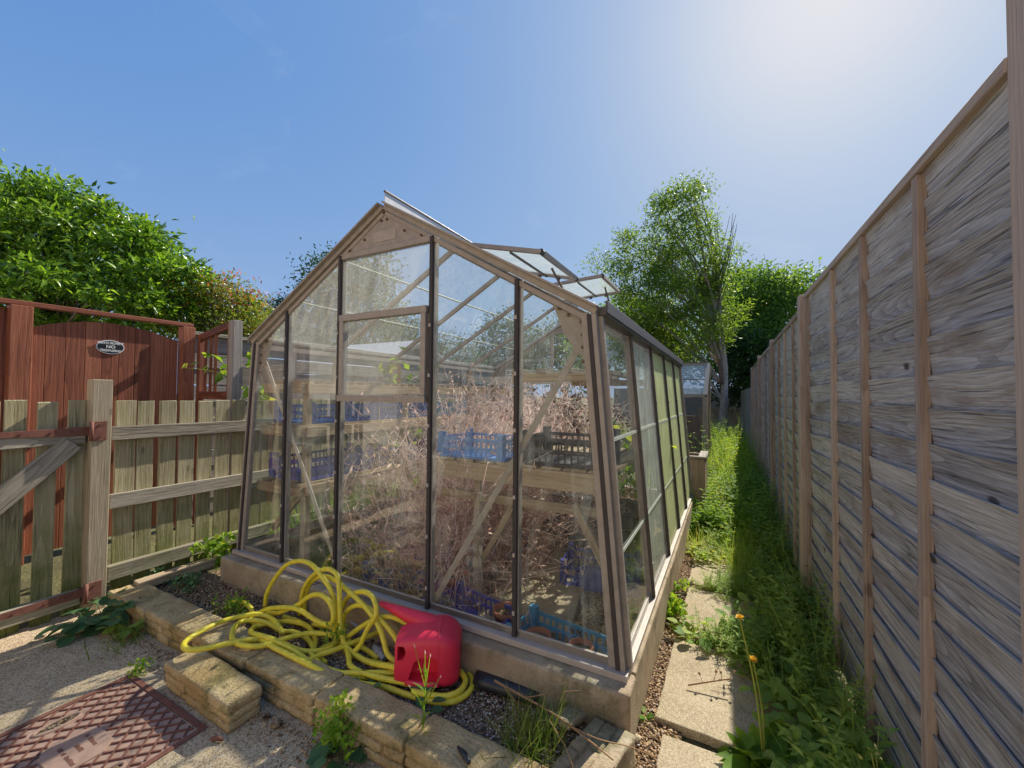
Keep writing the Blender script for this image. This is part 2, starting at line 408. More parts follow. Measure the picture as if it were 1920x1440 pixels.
M['ground'] = mineral('garden_ground', [(.05, .04, .022), (.11, .10, .045), (.16, .17, .06)], 3, bump=.8, bdist=.02, fine=40)
M['pebble'] = G('mixed_gravel').m
g = G('gravel_stones'); r_ = g.rnd()
M['pebble'] = g.base(g.ramp(r_, [(0, (.09, .06, .045)), (.35, (.23, .15, .11)), (.6, (.34, .25, .19)), (.82, (.5, .42, .36)), (1, (.7, .66, .6))]), .85, .2)
g = G('bark_chips'); r_ = g.rnd()
M['bark'] = g.base(g.ramp(r_, [(0, (.14, .085, .045)), (.35, (.32, .21, .11)), (.7, (.50, .345, .19)), (1, (.66, .52, .35))]), .85, .2)
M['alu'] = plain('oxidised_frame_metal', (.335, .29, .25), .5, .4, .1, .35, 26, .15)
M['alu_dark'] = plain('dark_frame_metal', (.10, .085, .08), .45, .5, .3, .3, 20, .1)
M['alu_pale'] = plain('bright_metal', (.44, .385, .335), .45, .4, .1, .15, 20, .05)
M['rubber'] = plain('black_glazing_seal', (.055, .046, .046), .6, .3, 0, .2, 20, .1)
M['bolt'] = plain('rusty_bolt', (.16, .08, .05), .6, .4, .4, .4, 60, .1)
M['plate'] = plain('dusty_iron_plate', (.40, .255, .19), .85, .2, 0, .35, 25, .3)
M['render'] = mineral('cream_render', [(.46, .40, .33), (.52, .46, .385)], 3, bump=.1)
M['winglass'] = plain('window_glass', (.03, .035, .04), .08, .6)
M['rust'] = plain('rusty_iron', (.20, .085, .06), .75, .3, .1, .55, 35, .4)
M['hose'] = plain('yellow_hose_plastic', (.76, .63, .05), .42, .45, 0, .32, 48, .12)
M['can'] = plain('red_plastic', (.74, .030, .072), .42, .45, 0, .12, 9, .06)
M['can_in'] = plain('dark_red_plastic', (.25, .01, .02), .5, .4, 0, .12, 9, .05)
M['blackp'] = plain('black_plastic', (.022, .024, .028), .4, .5, 0, .2, 15, .05)
M['greyp'] = plain('grey_plastic', (.30, .31, .33), .45, .5)
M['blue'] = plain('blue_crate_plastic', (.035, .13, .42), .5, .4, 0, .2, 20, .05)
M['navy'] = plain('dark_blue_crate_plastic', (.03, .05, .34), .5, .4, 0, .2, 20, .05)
M['midblue'] = plain('faded_blue_crate_plastic', (.10, .24, .52), .55, .35, 0, .3, 20, .05)
M['cyan'] = plain('light_blue_crate_plastic', (.06, .30, .48), .5, .4, 0, .2, 20, .05)
M['blackcrate'] = plain('black_crate_plastic', (.03, .026, .032), .5, .4)
M['terra'] = plain('terracotta', (.42, .15, .075), .8, .2, 0, .25, 12, .2)
M['signblack'] = plain('black_enamel', (.012, .014, .016), .35, .5)
M['white'] = plain('white_paint', (.8, .8, .78), .5, .4, 0, .05)
M['paleroof'] = plain('pale_grey_roof', (.6, .58, .6), .6, .3, 0, .08)
M['shedwall'] = wood('shed_boards', (.08, .06, .04), (.2, .15, .11), (.3, .25, .2), rings=12)
M['brick'] = mineral('dark_blocks', [(.06, .05, .045), (.13, .10, .085), (.2, .16, .13)], 12, bump=.6)
M['greenball'] = plain('pale_green_plastic', (.3, .5, .36), .5, .4)
M['glass'] = glassm('dirty_glass', .016, (.74, .76, .74), .07)
M['glass_roof'] = glassm('roof_glass', .03, (.78, .82, .8), .10)
M['glass_vent'] = glassm('milky_vent_glass', .30, (.80, .84, .78), .25)
M['glass_side'] = glassm('cloudy_glass', .27, (.84, .90, .80), .28)
M['glass_algae'] = glassm('algae_glass', .58, (.86, .90, .56), .26, (.9, .95, .8))
M['bark_tree'] = mineral('tree_bark', [(.10, .085, .07), (.2, .175, .145), (.3, .27, .23)], 18, bump=.9, fine=70)
M['bark_pale'] = mineral('pale_tree_bark', [(.2, .18, .15), (.36, .33, .29), (.48, .45, .41)], 12, bump=.7, fine=60)
M['laurel'] = leafm('glossy_laurel_leaves', [(.03, .08, .010), (.12, .25, .024), (.27, .42, .05)], .38, .3, .5, 1.8)
M['photinia'] = leafm('photinia_leaves', [(.08, .15, .02), (.17, .28, .035), (.28, .34, .05), (.42, .12, .045)], .36, .33, .45)
M['ash'] = leafm('ash_tree_leaves', [(.05, .11, .025), (.12, .21, .035), (.24, .34, .06)], .5, .45, .35, 1.8)
M['back'] = leafm('background_tree_leaves', [(.05, .115, .025), (.11, .21, .04), (.2, .3, .06)], .46, .5, .3, 1.8)
M['darktree'] = leafm('dark_tree_leaves', [(.015, .04, .014), (.035, .085, .022), (.07, .14, .03)], .35, .5, .3, 1.4)
M['weed'] = leafm('weed_leaves', [(.08, .155, .045), (.175, .30, .07), (.27, .40, .085), (.36, .35, .12)], .45, .62, .18, 1.7)
M['weedbright'] = leafm('bright_weed_leaves', [(.06, .13, .018), (.12, .24, .025), (.2, .33, .04), (.3, .33, .07)], .48, .62, .18, 1.8)  # stronger green for the fresh weeds and leafy plants
M['bluegreen'] = leafm('blue_green_leaves', [(.045, .115, .05), (.09, .19, .08), (.14, .26, .11)], .35, .45, .35, 1.4)
M['grass'] = leafm('grass_blades', [(.06, .12, .02), (.12, .2, .035), (.2, .25, .06), (.38, .32, .15)], .4, .5, .3, 1.5)
M['dead'] = leafm('dead_stems', [(.24, .13, .11), (.55, .38, .33), (.74, .58, .52), (.88, .79, .72)], .45, .8, .15, 1.25, .95)
M['stalk'] = plain('green_stalk', (.30, .34, .05), .55, .3)
M['drystalk'] = plain('dry_stalk', (.34, .2, .1), .7, .2)
M['twig'] = plain('dead_twig', (.17, .14, .12), .85, .1)
M['yellowflower'] = leafm('yellow_petals', [(.85, .5, .02), (.9, .62, .03)], .3, .5, .3, 1.0)
M['stonelog'] = mineral('pale_edging_stone', [(.26, .2, .12), (.42, .35, .23), (.52, .45, .32)], 16, bump=.6, moss=.5, fine=90, stain=(.3, .22, .13))

# ================================================================== THE SETTING
GZ = -0.25
def sheet(name, x0, x1, y0, y1, z, mat, nx=1, ny=1, amp=0., kind='structure', label=None, freq=3.):
    xs = np.linspace(x0, x1, nx+1); ys = np.linspace(y0, y1, ny+1)
    v = []
    for y in ys:
        for x in xs:
            dz = 0
            if amp: dz = amp*(math.sin(x*freq*2.1+y*1.3)*math.cos(y*freq*1.7-x*.7)+.6*math.sin(x*freq*5.3+2)*math.sin(y*freq*4.1)+random.uniform(-.4, .4))
            v.append((x, y, z+dz))
    f = [(j*(nx+1)+i, j*(nx+1)+i+1, (j+1)*(nx+1)+i+1, (j+1)*(nx+1)+i) for j in range(ny) for i in range(nx)]
    me = bpy.data.meshes.new(name); me.from_pydata(v, [], f); me.update()
    o = link(name, me, mat, smooth=amp > 0); tag(o, label, None, None, kind); return o

sheet('ground', -250, 250, -120, 380, GZ-.016, M['ground'], label='earth ground of the garden')
sheet('yard', -1.74, 1.12, -2.6, -.5, GZ, M['yard'], 60, 44, .0015, label='concrete yard with exposed aggregate around the drain cover')
sheet('bed_soil', -1.52, 1.2, -.42, -.06, -.178, M['soil'], 90, 16, .007, label='gritty soil of the raised bed in front of the greenhouse')
sheet('gravel_strip', 1.2, 1.42, -1.4, 3.6, GZ-.004, M['soil'], 12, 120, .004, label='strip of bark and gravel beside the greenhouse kerb')
sheet('greenhouse_floor', -1.18, 1.18, .05, 3.06, GZ+.004, M['soil'], 40, 50, .008, label='bare gritty floor inside the greenhouse')
sheet('side_path', -1.62, -1.28, .02, 9, GZ-.004, M['soil'], 10, 60, .006, label='strip of soil between picket fence and greenhouse')

def stones(name, n, fx, mat, size, label, zfun):
    """small angular stones, one mesh of many octahedra"""
    oc = np.array([[1, 0, 0], [-1, 0, 0], [0, 1, 0], [0, -1, 0], [0, 0, 1], [0, 0, -1]], float)
    of = np.array([[0, 2, 4], [2, 1, 4], [1, 3, 4], [3, 0, 4], [2, 0, 5], [1, 2, 5], [3, 1, 5], [0, 3, 5]])
    P = fx(n); n = len(P)
    S = rng.uniform(.35, 1, (n, 1, 1))*size*rng.uniform(.5, 1.2, (n, 1, 3)); S[:, :, 2] *= .6
    a = rng.uniform(0, 6.28, n); ca, sa = np.cos(a), np.sin(a)
    V = (oc[None]+rng.uniform(-.25, .25, (n, 6, 3)))*S
    V = np.stack([V[..., 0]*ca[:, None]-V[..., 1]*sa[:, None], V[..., 0]*sa[:, None]+V[..., 1]*ca[:, None], V[..., 2]], -1)
    Z = zfun(P); V = V+np.concatenate([P, Z[:, None]], 1)[:, None, :]
    Fc = (of[None]+np.arange(n)[:, None, None]*6).reshape(-1, 3)
    me = bpy.data.meshes.new(name); me.vertices.add(n*6); me.vertices.foreach_set('co', V.astype(np.float32).ravel())
    me.loops.add(Fc.size); me.loops.foreach_set('vertex_index', Fc.astype(np.int32).ravel())
    me.polygons.add(len(Fc)); me.polygons.foreach_set('loop_start', np.arange(0, Fc.size, 3, dtype=np.int32))
    at = me.attributes.new('rnd', 'FLOAT', 'POINT'); at.data.foreach_set('value', np.repeat(rng.uniform(0, 1, n), 6).astype(np.float32))
    me.update(calc_edges=True)
    o = link(name, me, mat); tag(o, label, None, None, 'stuff'); return o

def rect(x0, x1, y0, y1): return lambda n: np.stack([rng.uniform(x0, x1, n), rng.uniform(y0, y1, n)], 1)
stones('gravel', 9000, rect(-.1, 1.14, -.40, -.08), M['pebble'], .0062, 'pale and brown grit scattered over the raised bed', lambda P: np.full(len(P), -.172))
stones('bark_litter', 7000, rect(-1.45, .3, -.40, -.08), M['bark'], .007, 'brown bark litter over the left of the raised bed', lambda P: np.full(len(P), -.172))
stones('bark_litter', 7500, rect(1.27, 1.40, -1.2, 2.6), M['bark'], .0085, 'brown bark chips beside the greenhouse kerb', lambda P: np.full(len(P), GZ+.002))
stones('gravel', 1500, rect(1.27, 1.40, -1.2, 2.6), M['pebble'], .007, 'small stones among bark chips beside the kerb', lambda P: np.full(len(P), GZ+.004))
stones('gravel', 5000, rect(-1.1, 1.1, .08, 2.6), M['bark'], .010, 'dry chips on the greenhouse floor', lambda P: np.full(len(P), GZ+.008))
def nearwall(n):
    x = rng.uniform(-1.6, 1.1, n); y = -.54-np.abs(rng.normal(0, .05, n)); return np.stack([x, y], 1)
stones('gravel', 2200, nearwall, M['bark'], .007, 'dark crumbs of soil along the foot of the bed wall', lambda P: np.full(len(P), GZ+.002))
stones('grit', 700, rect(-1.6, 1.1, -1.5, -.6), M['pebble'], .004, 'loose grit lying on the concrete yard', lambda P: np.full(len(P), GZ+.001))

sheet('patio', -14, 9, -6.0, -2.604, GZ-.004, M['slab'], label='paved patio between the house and the yard')
# the house whose sunlit wall stands behind the viewer and shows in the greenhouse glass
t = thing('house', 'cream rendered house facing the greenhouse, reflected in its front glass', 'house', (0, -6, GZ))
HB = MB()
ops = [(2.9, 3.9, -.2, 1.95), (3.0, 4.2, 3.1, 4.2)]
xs_ = sorted({-14., 6.} | {o_[0] for o_ in ops} | {o_[1] for o_ in ops}); zs_ = sorted({GZ, 5.0} | {o_[2] for o_ in ops} | {o_[3] for o_ in ops})
for xa, xb in zip(xs_[:-1], xs_[1:]):
    for za_, zb_ in zip(zs_[:-1], zs_[1:]):
        mx_, mz_ = (xa+xb)/2, (za_+zb_)/2
        if not any(o_[0] < mx_ < o_[1] and o_[2] < mz_ < o_[3] for o_ in ops): HB.box(xa, xb, -6.3, -6.0, za_, zb_)
HB.build('wall', M['render'], t)
for o_ in ops:
    a_, b_, c_, d_ = o_; yw = -6.12
    wf = MB().box(a_, a_+.06, yw-.03, yw+.03, c_, d_).box(b_-.06, b_, yw-.03, yw+.03, c_, d_).box(a_+.06, b_-.06, yw-.03, yw+.03, c_, c_+.06).box(a_+.06, b_-.06, yw-.03, yw+.03, d_-.06, d_).box((a_+b_)/2-.03, (a_+b_)/2+.03, yw-.028, yw+.028, c_+.06, d_-.06).build('window', M['white'], t)
    MB().box(a_+.06, b_-.06, yw-.012, yw-.002, c_+.06, d_-.06).build('pane', M['winglass'], wf)
MB().prism([(-14.3, -5.6, 4.9), (-14.3, -10.5, 4.9), (-14.3, -8, 7.2)], (20.6, 0, 0)).build('roof', M['terra'], t)
# ================================================================== RIGHT HAND FENCE
def fence_x(y): return 2.011-.021*y if y < 1.45 else 1.982
def fence_panel(ya, yb, top, label, bats, nb=20):
    t = thing('garden_fence', label, 'fence panel', (fence_x(ya), ya, GZ), 0, 'overlap fence panels along the path')
    xa, xb = fence_x(ya+.01), fence_x(yb-.01)
    H = 1.81; z0 = top-H+.02; ex = (H-.03)/nb
    mb = MB(); nseg = 46
    for k in range(nb):
        zb = z0+.01+k*ex; zt = zb+ex+.006
        ph = [random.uniform(0, 6.28) for _ in range(4)]; am = random.uniform(.003, .007)
        us = np.linspace(0, 1, nseg+1); Ly = yb-ya
        # seen from its rear side: each board leans so that its wavy top edge stands proud as a small ledge
        topz = [zt+am*math.sin(u*Ly*2.3+ph[0])+.6*am*math.sin(u*Ly*5.1+ph[1])+.3*am*math.sin(u*Ly*13+ph[2]) for u in us]
        P = []; xo = random.uniform(0, .003)
        for u, tz in zip(us, topz):
            y = ya+u*Ly; x = xa+(xb-xa)*u
            P += [(x+.0285, y, zb-.030), (x+.0135-xo, y, tz), (x+.034, y, zb-.030), (x+.0185-xo, y, tz)]
        Fa, U = [], []
        for i in range(nseg):
            a, b = i*4, (i+1)*4
            ua, ub = us[i]*Ly, us[i+1]*Ly
            va, vb, v0 = topz[i]-zb-ex/2, topz[i+1]-zb-ex/2, -ex/2
            Fa.append((a, a+1, b+1, b)); U.append([(ua, v0), (ua, va), (ub, vb), (ub, v0)])
            Fa.append((a+2, b+2, b+3, a+3)); U.append([(ua, v0), (ub, v0), (ub, vb), (ua, va)])
            Fa.append((a+1, a+3, b+3, b+1)); U.append([(ua, va), (ua, va+.011), (ub, vb+.011), (ub, vb)])
        mb.add(P, Fa, U)
    mb.build('boards', M['fence_grey'], t)
    MB().bar((xa+.022, ya, top+.008), (xb+.022, yb, top+.008), .05, .028).build('top_rail', M['batten'], t, .003)
    for y in bats:
        x = fence_x(y)
        MB().bar((x+.011, y, z0), (x+.011, y, top-.008), .036, .022, up=(1, 0, 0)).build('batten', M['batten'], t, .003)
    return t
def fence_post(y, w_, top, label, dx=0):
    o = MB().bar((fence_x(y)+.038+dx, y, GZ-.1), (fence_x(y)+.038+dx, y, top), w_, .08, up=(1, 0, 0)).build('fence_post', M['batten'], None, .004)
    tag(o, label, 'fence post', 'posts of the overlap fence')
yb_ = lambda px, x=None: float(onx(px, 700, 2.0)[1])
fence_post(-.565, .10, 2.05, 'tall brown fence post at the very edge of the picture, nearest to the viewer')
fence_panel(-.515, 1.40, 1.600, 'nearest and largest weathered grey overlap fence panel', (-.125, .335, .775, 1.36))
fence_post(1.45, .09, 1.625, 'brown fence post between the nearest and second overlap panels', -.020)
fence_panel(1.50, 3.33, 1.545, 'second weathered overlap fence panel along the weedy path', (1.95, 2.42, 2.88))
fence_post(3.38, .09, 1.59, 'brown fence post between the second and third overlap panels', -.020)
fence_panel(3.43, 5.26, 1.545, 'third overlap fence panel, beside the timber planter box', (3.85, 4.35, 4.85))
fence_post(5.31, .09, 1.60, 'brown fence post after the third overlap panel', -.020)
fence_panel(5.36, 7.19, 1.53, 'farthest overlap fence panel before the close boarded fence', (5.8, 6.3, 6.75))
fence_post(7.24, .09, 1.55, 'brown fence post where the close boarded fence begins', -.020)
t = thing('boarded_fence', 'low grey close boarded fence at the far end of the path', 'fence', (1.98, 7.3, GZ))
mb = MB(); y = 7.3
while y < 15:
    mb.box(1.955, 1.975, y, y+.135, GZ, 1.18+random.uniform(-.015, .015)); y += .15
mb.build('boards', M['greyfence2'], t)
MB().bar((1.99, 7.3, 1.0), (1.99, 15, 1.0), .05, .07).build('rail', M['greyfence2'], t)
o = MB().bar((1.2, 15.0, 1.0), (2.0, 15.0, 1.0), .04, .07).bar((.6, 15.0, .3), (2.0, 15.0, .3), .04, .6).build('end_fence', M['greyfence2']); tag(o, 'dark boards closing off the far end of the path', 'fence')
# small shed with a brown roof behind the fence
t = thing('garden_shed', 'brown roofed shed showing above the far right fence', 'shed', (2.9, 7.6, GZ))
MB().box(2.15, 3.6, 6.4, 8.6, GZ, 1.5).build('wall', M['shedwall'], t)
MB().prism([(2.02, 6.25, 1.5), (3.75, 6.25, 1.5), (2.9, 6.25, 1.78)], (0, 2.5, 0)).build('roof', M['terra'] if False else M['shedwall'], t)

# ================================================================== PATH SLABS
def slab(x0, x1, y0, y1, label, tilt=(0, 0), rz=0., z=GZ+.012):
    c = Vector(((x0+x1)/2, (y0+y1)/2, z)); hx, hy = (x1-x0)/2, (y1-y0)/2
    bm = bmesh.new(); n = 10
    poly = []
    cs = [(-hx, -hy), (hx, -hy), (hx, hy), (-hx, hy)]
    for i in range(4):
        a, b = cs[i], cs[(i+1) % 4]
        for k in range(n):
            tt = k/n; j = random.uniform(-.003, .003)
            poly.append((a[0]+(b[0]-a[0])*tt+j, a[1]+(b[1]-a[1])*tt+j))
    vs_ = [bm.verts.new((px, py, 0)) for px, py in poly]; f = bm.faces.new(vs_)
    ex = bmesh.ops.extrude_face_region(bm, geom=[f]); 
    for v in ex['geom']:
        if isinstance(v, bmesh.types.BMVert): v.co.z -= .045
    bmesh.ops.recalc_face_normals(bm, faces=bm.faces)
    me = bpy.data.meshes.new('paving_slab'); bm.to_mesh(me); bm.free()
    o = link('paving_slab', me, M['slab']); o.location = c; o.rotation_euler = (tilt[0], tilt[1], rz)
    b = o.modifiers.new('bevel', 'BEVEL'); b.width = .005; b.segments = 2; b.limit_method = 'ANGLE'; b.angle_limit = R(60)
    tag(o, label, 'paving slab', 'buff slabs of the side path')
slab(1.36, 1.93, -.52, .085, 'nearest path slab, cut off by the bottom edge beside the dandelion', (.01, 0), .02, GZ+.006)
slab(1.325, 1.90, .135, .735, 'large sunlit path slab with clear face, second from the viewer', (-.008, .01), -.015, GZ+.014)
slab(1.335, 1.90, .80, 1.38, 'third path slab, half in the fence shadow beside the clump of weeds', (.012, -.008), -.03)
slab(1.34, 1.90, 1.45, 2.03, 'fourth path slab, mostly grown over by feathery weeds', (0, .01), -.02)
slab(1.345, 1.88, 2.10, 2.68, 'farthest path slab showing through the weeds', (.01, 0), .01)

# ================================================================== RAISED BED
tex = bpy.data.textures.new('rough', 'CLOUDS'); tex.noise_scale = .05; tex.noise_depth = 3
def walling_block(x0, x1, y0, y1, z0, z1, label, rz=0., group='walling blocks of the raised bed'):
    L, Dp, H = x1-x0, y1-y0, z1-z0; mb = MB()
    hs = [0, .30*H, .62*H, H]
    for c in range(3):
        if c == 2: cuts = [0, 1]
        elif c == 1: cuts = [0, random.uniform(.35, .5), random.uniform(.7, .8), 1]
        else: cuts = [0, random.uniform(.2, .3), random.uniform(.5, .65), 1]
        for a, b in zip(cuts[:-1], cuts[1:]):
            ins = .000 if c == 2 else random.uniform(.002, .008)
            mb.box(-L/2+a*L+.0022, -L/2+b*L-.0022, -Dp/2+ins, Dp/2-ins, hs[c]+.002, hs[c+1]-.0015, jit=.002)
    mb.box(-L/2+.012, L/2-.012, -Dp/2+.014, Dp/2-.014, 0, H-.012)
    me = mb.mesh('walling_block')
    bm = bmesh.new(); bm.from_mesh(me); bmesh.ops.recalc_face_normals(bm, faces=bm.faces)
    bmesh.ops.bevel(bm, geom=bm.edges[:], offset=.009, segments=2, affect='EDGES', profile=.6)
    bmesh.ops.subdivide_edges(bm, edges=[e for e in bm.edges if e.calc_length() > .05], cuts=5, use_grid_fill=True)
    bmesh.ops.triangulate(bm, faces=[f for f in bm.faces if len(f.verts) > 4])
    bm.to_mesh(me); bm.free()
    o = link('walling_block', me, M['sandstone'], smooth=True)
    o.location = ((x0+x1)/2, (y0+y1)/2, z0); o.rotation_euler = (0, 0, rz)
    d = o.modifiers.new('rough', 'DISPLACE'); d.texture = tex; d.strength = .014; d.mid_level = .5; d.texture_coords = 'GLOBAL'
    return tag(o, label, 'walling block', group)
xs = [-1.57, -1.13, -.69, -.25, .19, .63, 1.12]
labs = ['corner block of the bed wall by the round leaved weed', 'bed wall block under the left loop of the hose', 'bed wall block behind the loose block',
        'bed wall block just right of the loose block', 'bed wall block behind the bright parsley like weed', 'bed wall block at the bottom edge with a black stick on top']
for i in range(6):
    walling_block(xs[i], xs[i+1]-.004, -.53+.005*i, -.375+.004*i, GZ, -.132+random.uniform(-.003, .003), labs[i], random.uniform(-.008, .008))
walling_block(-.555, -.05, -.68, -.55, GZ, -.138, 'loose buff stone block lying in front of the bed wall beside the drain cover', -.02, None)
o = MB().bar((-1.53, -.42, -.14), (-1.50, .02, -.13), .07, .05, rnd=.6, jit=.002).build('edging_board', M['shelfwood'], None, .006); tag(o, 'pale timber edging along the left end of the raised bed', 'edging board')
# a block laid on its back closes the right end of the bed: its three courses face upwards
o = walling_block(-.235, .235, -.065, .065, 0, .155, 'pale ribbed stone block closing the right end of the bed, courses facing up', 0, None)
o.location = (1.098, -.325, -.186); o.rotation_euler = (R(90), 0, R(77.5)); o.data.materials[0] = M['stonelog']
o = MB().obox((1.075, -.135, -.135), (N((.25, 1, -.25)), N((1, -.25, 0)), N((.1, .25, 1))), (.065, .035, .012)).build('broken_tile', M['slab'], None, .004); tag(o, 'flat piece of stone leaning on the kerb at the bed corner', 'stone')

# drain cover
t = thing('drain_cover', 'rust red patterned drain cover set in the concrete yard', 'drain cover', (-.47, -.93, GZ))
x0, x1, y0, y1 = -.785, -.155, -1.17, -.695
mb = MB()
mb.box(x0, x1, y1-.022, y1, GZ-.02, GZ+.006).box(x0, x1, y0, y0+.022, GZ-.02, GZ+.006).box(x0, x0+.022, y0+.022, y1-.022, GZ-.02, GZ+.006).box(x1-.022, x1, y0+.022, y1-.022, GZ-.02, GZ+.006)
mb.build('frame', M['rust'], t, .002)
cx, cy = (x0+x1)/2, (y0+y1)/2
MB().box(x0+.026, x1-.026, y0+.026, y1-.026, GZ-.02, GZ+.002).build('plate', M['plate'], t)
mb = MB(); W2, H2 = (x1-x0)/2-.03, (y1-y0)/2-.03; sp = .058
def clipseg(p, d):
    lo, hi = -9, 9
    for k, h in ((0, W2), (1, H2)):
        a, b = sorted(((-h-p[k])/d[k], (h-p[k])/d[k])); lo, hi = max(lo, a), min(hi, b)
    return lo, hi
pcx, pcy = -.45-cx, -.965-cy                                      # middle of the plain octagonal plate
SLOTS = ((-.665-cx, -.955-cy), (-.235-cx, -.97-cy))
for sgn in (1, -1):
    for k in range(-22, 23):
        p = (k*sp, 0.); d = (.72, .694*sgn); lo, hi = clipseg(p, d)
        if hi-lo < .02: continue
        qs = np.linspace(lo, hi, 90); run = []
        for q in qs:
            x, y = p[0]+d[0]*q, p[1]+d[1]*q; xa_, ya_ = abs(x-pcx), abs(y-pcy)
            inside = (xa_ < .10 and ya_ < .085 and xa_+ya_ < .14) or any(((x-sx_)/.040)**2+((y-sy_)/.078)**2 < 1 for sx_, sy_ in SLOTS)
            if not inside: run.append((x, y))
            if (inside or q == qs[-1]) and run:
                if len(run) > 2: mb.bar((cx+run[0][0], cy+run[0][1], GZ+.004+.0004*sgn), (cx+run[-1][0], cy+run[-1][1], GZ+.004+.0004*sgn), .0065, .007)
                run = []
mb.build('raised_lattice', M['rust'], t, .0012)
oc = [(-.095, -.045), (-.055, -.08), (.055, -.08), (.095, -.045), (.095, .045), (.055, .08), (-.055, .08), (-.095, .045)]
cpl = MB().prism([(cx+pcx+a, cy+pcy+b, GZ+.001) for a, b in oc], (0, 0, .006)).build('centre_plate', M['plate'], t, .002)
for r_, ws in enumerate(((.012, .03, .018), (.04,), (.022, .014, .03, .02))):                    # worn, unreadable cast letters
    mb = MB(); x_ = -.05 if len(ws) > 1 else -.02
    for w_ in ws:
        n_ = int(w_/.006)
        for q in range(n_): mb.box(cx+pcx+x_+q*.0085, cx+pcx+x_+q*.0085+.0055, cy+pcy+.035-r_*.035, cy+pcy+.035-r_*.035+random.uniform(.008, .013), GZ+.0065, GZ+.0085)
        x_ += w_+.014
    mb.build('worn_casting', M['rust'], cpl)
for sx_, sy_ in SLOTS:
    pl = [(cx+sx_+.027*math.cos(q), cy+sy_+.062*math.sin(q), GZ+.003) for q in np.linspace(0, 6.28, 28, endpoint=False)]
    MB().tube([*pl, pl[0]], .006, 6, False).build('keyhole_rim', M['plate'], t, 0, True)
    MB().prism([(a, b, GZ+.0015) for a, b, _ in pl], (0, 0, .002)).build('keyhole', M['soil'], t)

# ================================================================== PICKET FENCE, GATE, RED FENCE
PX = -1.70
t = thing('picket_fence', 'mossy wooden picket fence with three rails, running beside the greenhouse', 'fence', (PX, -.5, GZ))
y = -.468; k = 0
while y < 4.2:
    wd = .091+random.uniform(-.006, .006); tl = random.uniform(-.015, .015)
    MB().obox((PX-.028, y+wd/2, (GZ+.06+.953)/2), ((0, math.cos(tl*.4), math.sin(tl*.4)), (0, -math.sin(tl*.4), math.cos(tl*.4)), (1, 0, 0)), (wd/2, (.953-GZ-.06)/2+random.uniform(-.006, .006), .009), jit=.0025).build('picket', M['picket'], t, .002)
    y += .109+random.uniform(-.006, .006)
for zt, hh in ((.80, .085), (.395, .085), (-.03, .085)):
    MB().bar((PX, -.5, zt-hh/2), (PX, 4.2, zt-hh/2-.01), .036, hh, jit=.003).build('rail', M['rail'], t, .005)
MB().bar((PX+.015, 4.25, GZ-.1), (PX+.015, 4.25, 1.0), .09, .09, up=(1, 0, 0)).build('end_post', M['post'], t, .004)
o = MB().bar((PX+.01, -.555, -.40), (PX+.01, -.555, 1.08), .088, .088, up=(1, 0, 0), rnd=.75).build('gate_post', M['post'], None, .004); tag(o, 'pale square wooden post carrying the hinges of the picket gate', 'post')
t = thing('picket_gate', 'old picket gate with diagonal brace and rusty hinge at the left edge', 'gate', (PX, -.6, GZ))
for pa, pb in ((122, 158), (64, 104), (2, 45)):
    ya, yb = float(onx(pa, 1000, PX)[1]), float(onx(pb, 1000, PX)[1])
    MB().box(PX-.036, PX-.018, ya, yb, -.30, .957+random.uniform(-.01, .01), jit=.003).build('picket', M['picket'], t, .002)
for j in range(4): 
    MB().box(PX-.036, PX-.018, -1.02-.14*j, -.92-.14*j, -.30, .957+random.uniform(-.01, .01), jit=.003).build('picket', M['picket'], t, .002)
MB().bar((PX, -.61, .755), (PX, -1.5, .745), .036, .085).build('rail', M['rail'], t, .004)
MB().bar((PX, -.61, -.155), (PX, -1.5, -.165), .036, .085).build('rail', M['rail'], t, .004)
MB().bar((PX+.006, -.66, .72), (PX+.006, -1.42, -.08), .034, .10, up=(0, 1, 1)).build('brace', M['rail'], t, .004)
for zz in (.782, -.135):
    hs = MB().prism([(PX+.020, -.60, zz+.026), (PX+.020, -1.05, zz+.012), (PX+.020, -1.05, zz-.008), (PX+.020, -.60, zz-.026)], (.006, 0, 0)).box(PX+.054, PX+.062, -.598, -.535, zz-.055, zz+.055).build('hinge_strap', M['rust'], t, .001)
    MB().tube([(PX+.06, -.600, zz-.055), (PX+.06, -.600, zz+.055)], .010, 10).build('hinge_pin', M['rust'], hs, 0, True)
    mbb = MB()
    for yy in (-.67, -.75, -.86): mbb.tube([(PX+.026, yy, zz), (PX+.031, yy, zz)], .006, 8)
    for dz in (-.035, .035): mbb.tube([(PX+.062, -.565, zz+dz), (PX+.066, -.565, zz+dz)], .006, 8)
    mbb.build('bolt', M['bolt'], hs)

RX = -3.0
ry = lambda px: float(onx(px, 640, RX)[1])
rz_ = lambda px, py: float(onx(px, py, RX)[2])
t = thing('arched_gate', 'red stained boarded gate with an arched top', 'gate', (RX, 0, GZ))
edges = [51, 85, 123, 160, 192, 224, 253, 283, 309, 334]
arch = [(51, 614), (85, 608), (123, 604), (160, 603), (192, 604.5), (224, 608.5), (253, 614), (283, 622), (309, 631), (334, 640)]
za = [rz_(*q) for q in arch]
for i in range(9):
    ya, yb = ry(edges[i])+.001, ry(edges[i+1])-.001
    pr = [(RX, ya, -.2), (RX, yb, -.2), (RX, yb, za[i+1])] + [(RX, ya+(yb-ya)*q, za[i]+(za[i+1]-za[i])*q) for q in (.66, .33)] + [(RX, ya, za[i])]
    o = MB()
    # long axis vertical: build the board and then swap the uv so the grain runs upwards
    o.prism(pr, (-.02, 0, 0)); o.uv = [(b, a) for a, b in o.uv]
    o.build('board', M['red'], t, .003)
MB().box(RX-.028, RX-.022, ry(51), ry(334), -.2, 1.42).build('backing', M['red'], t)  # added sheet that stops light showing through the gaps between boards
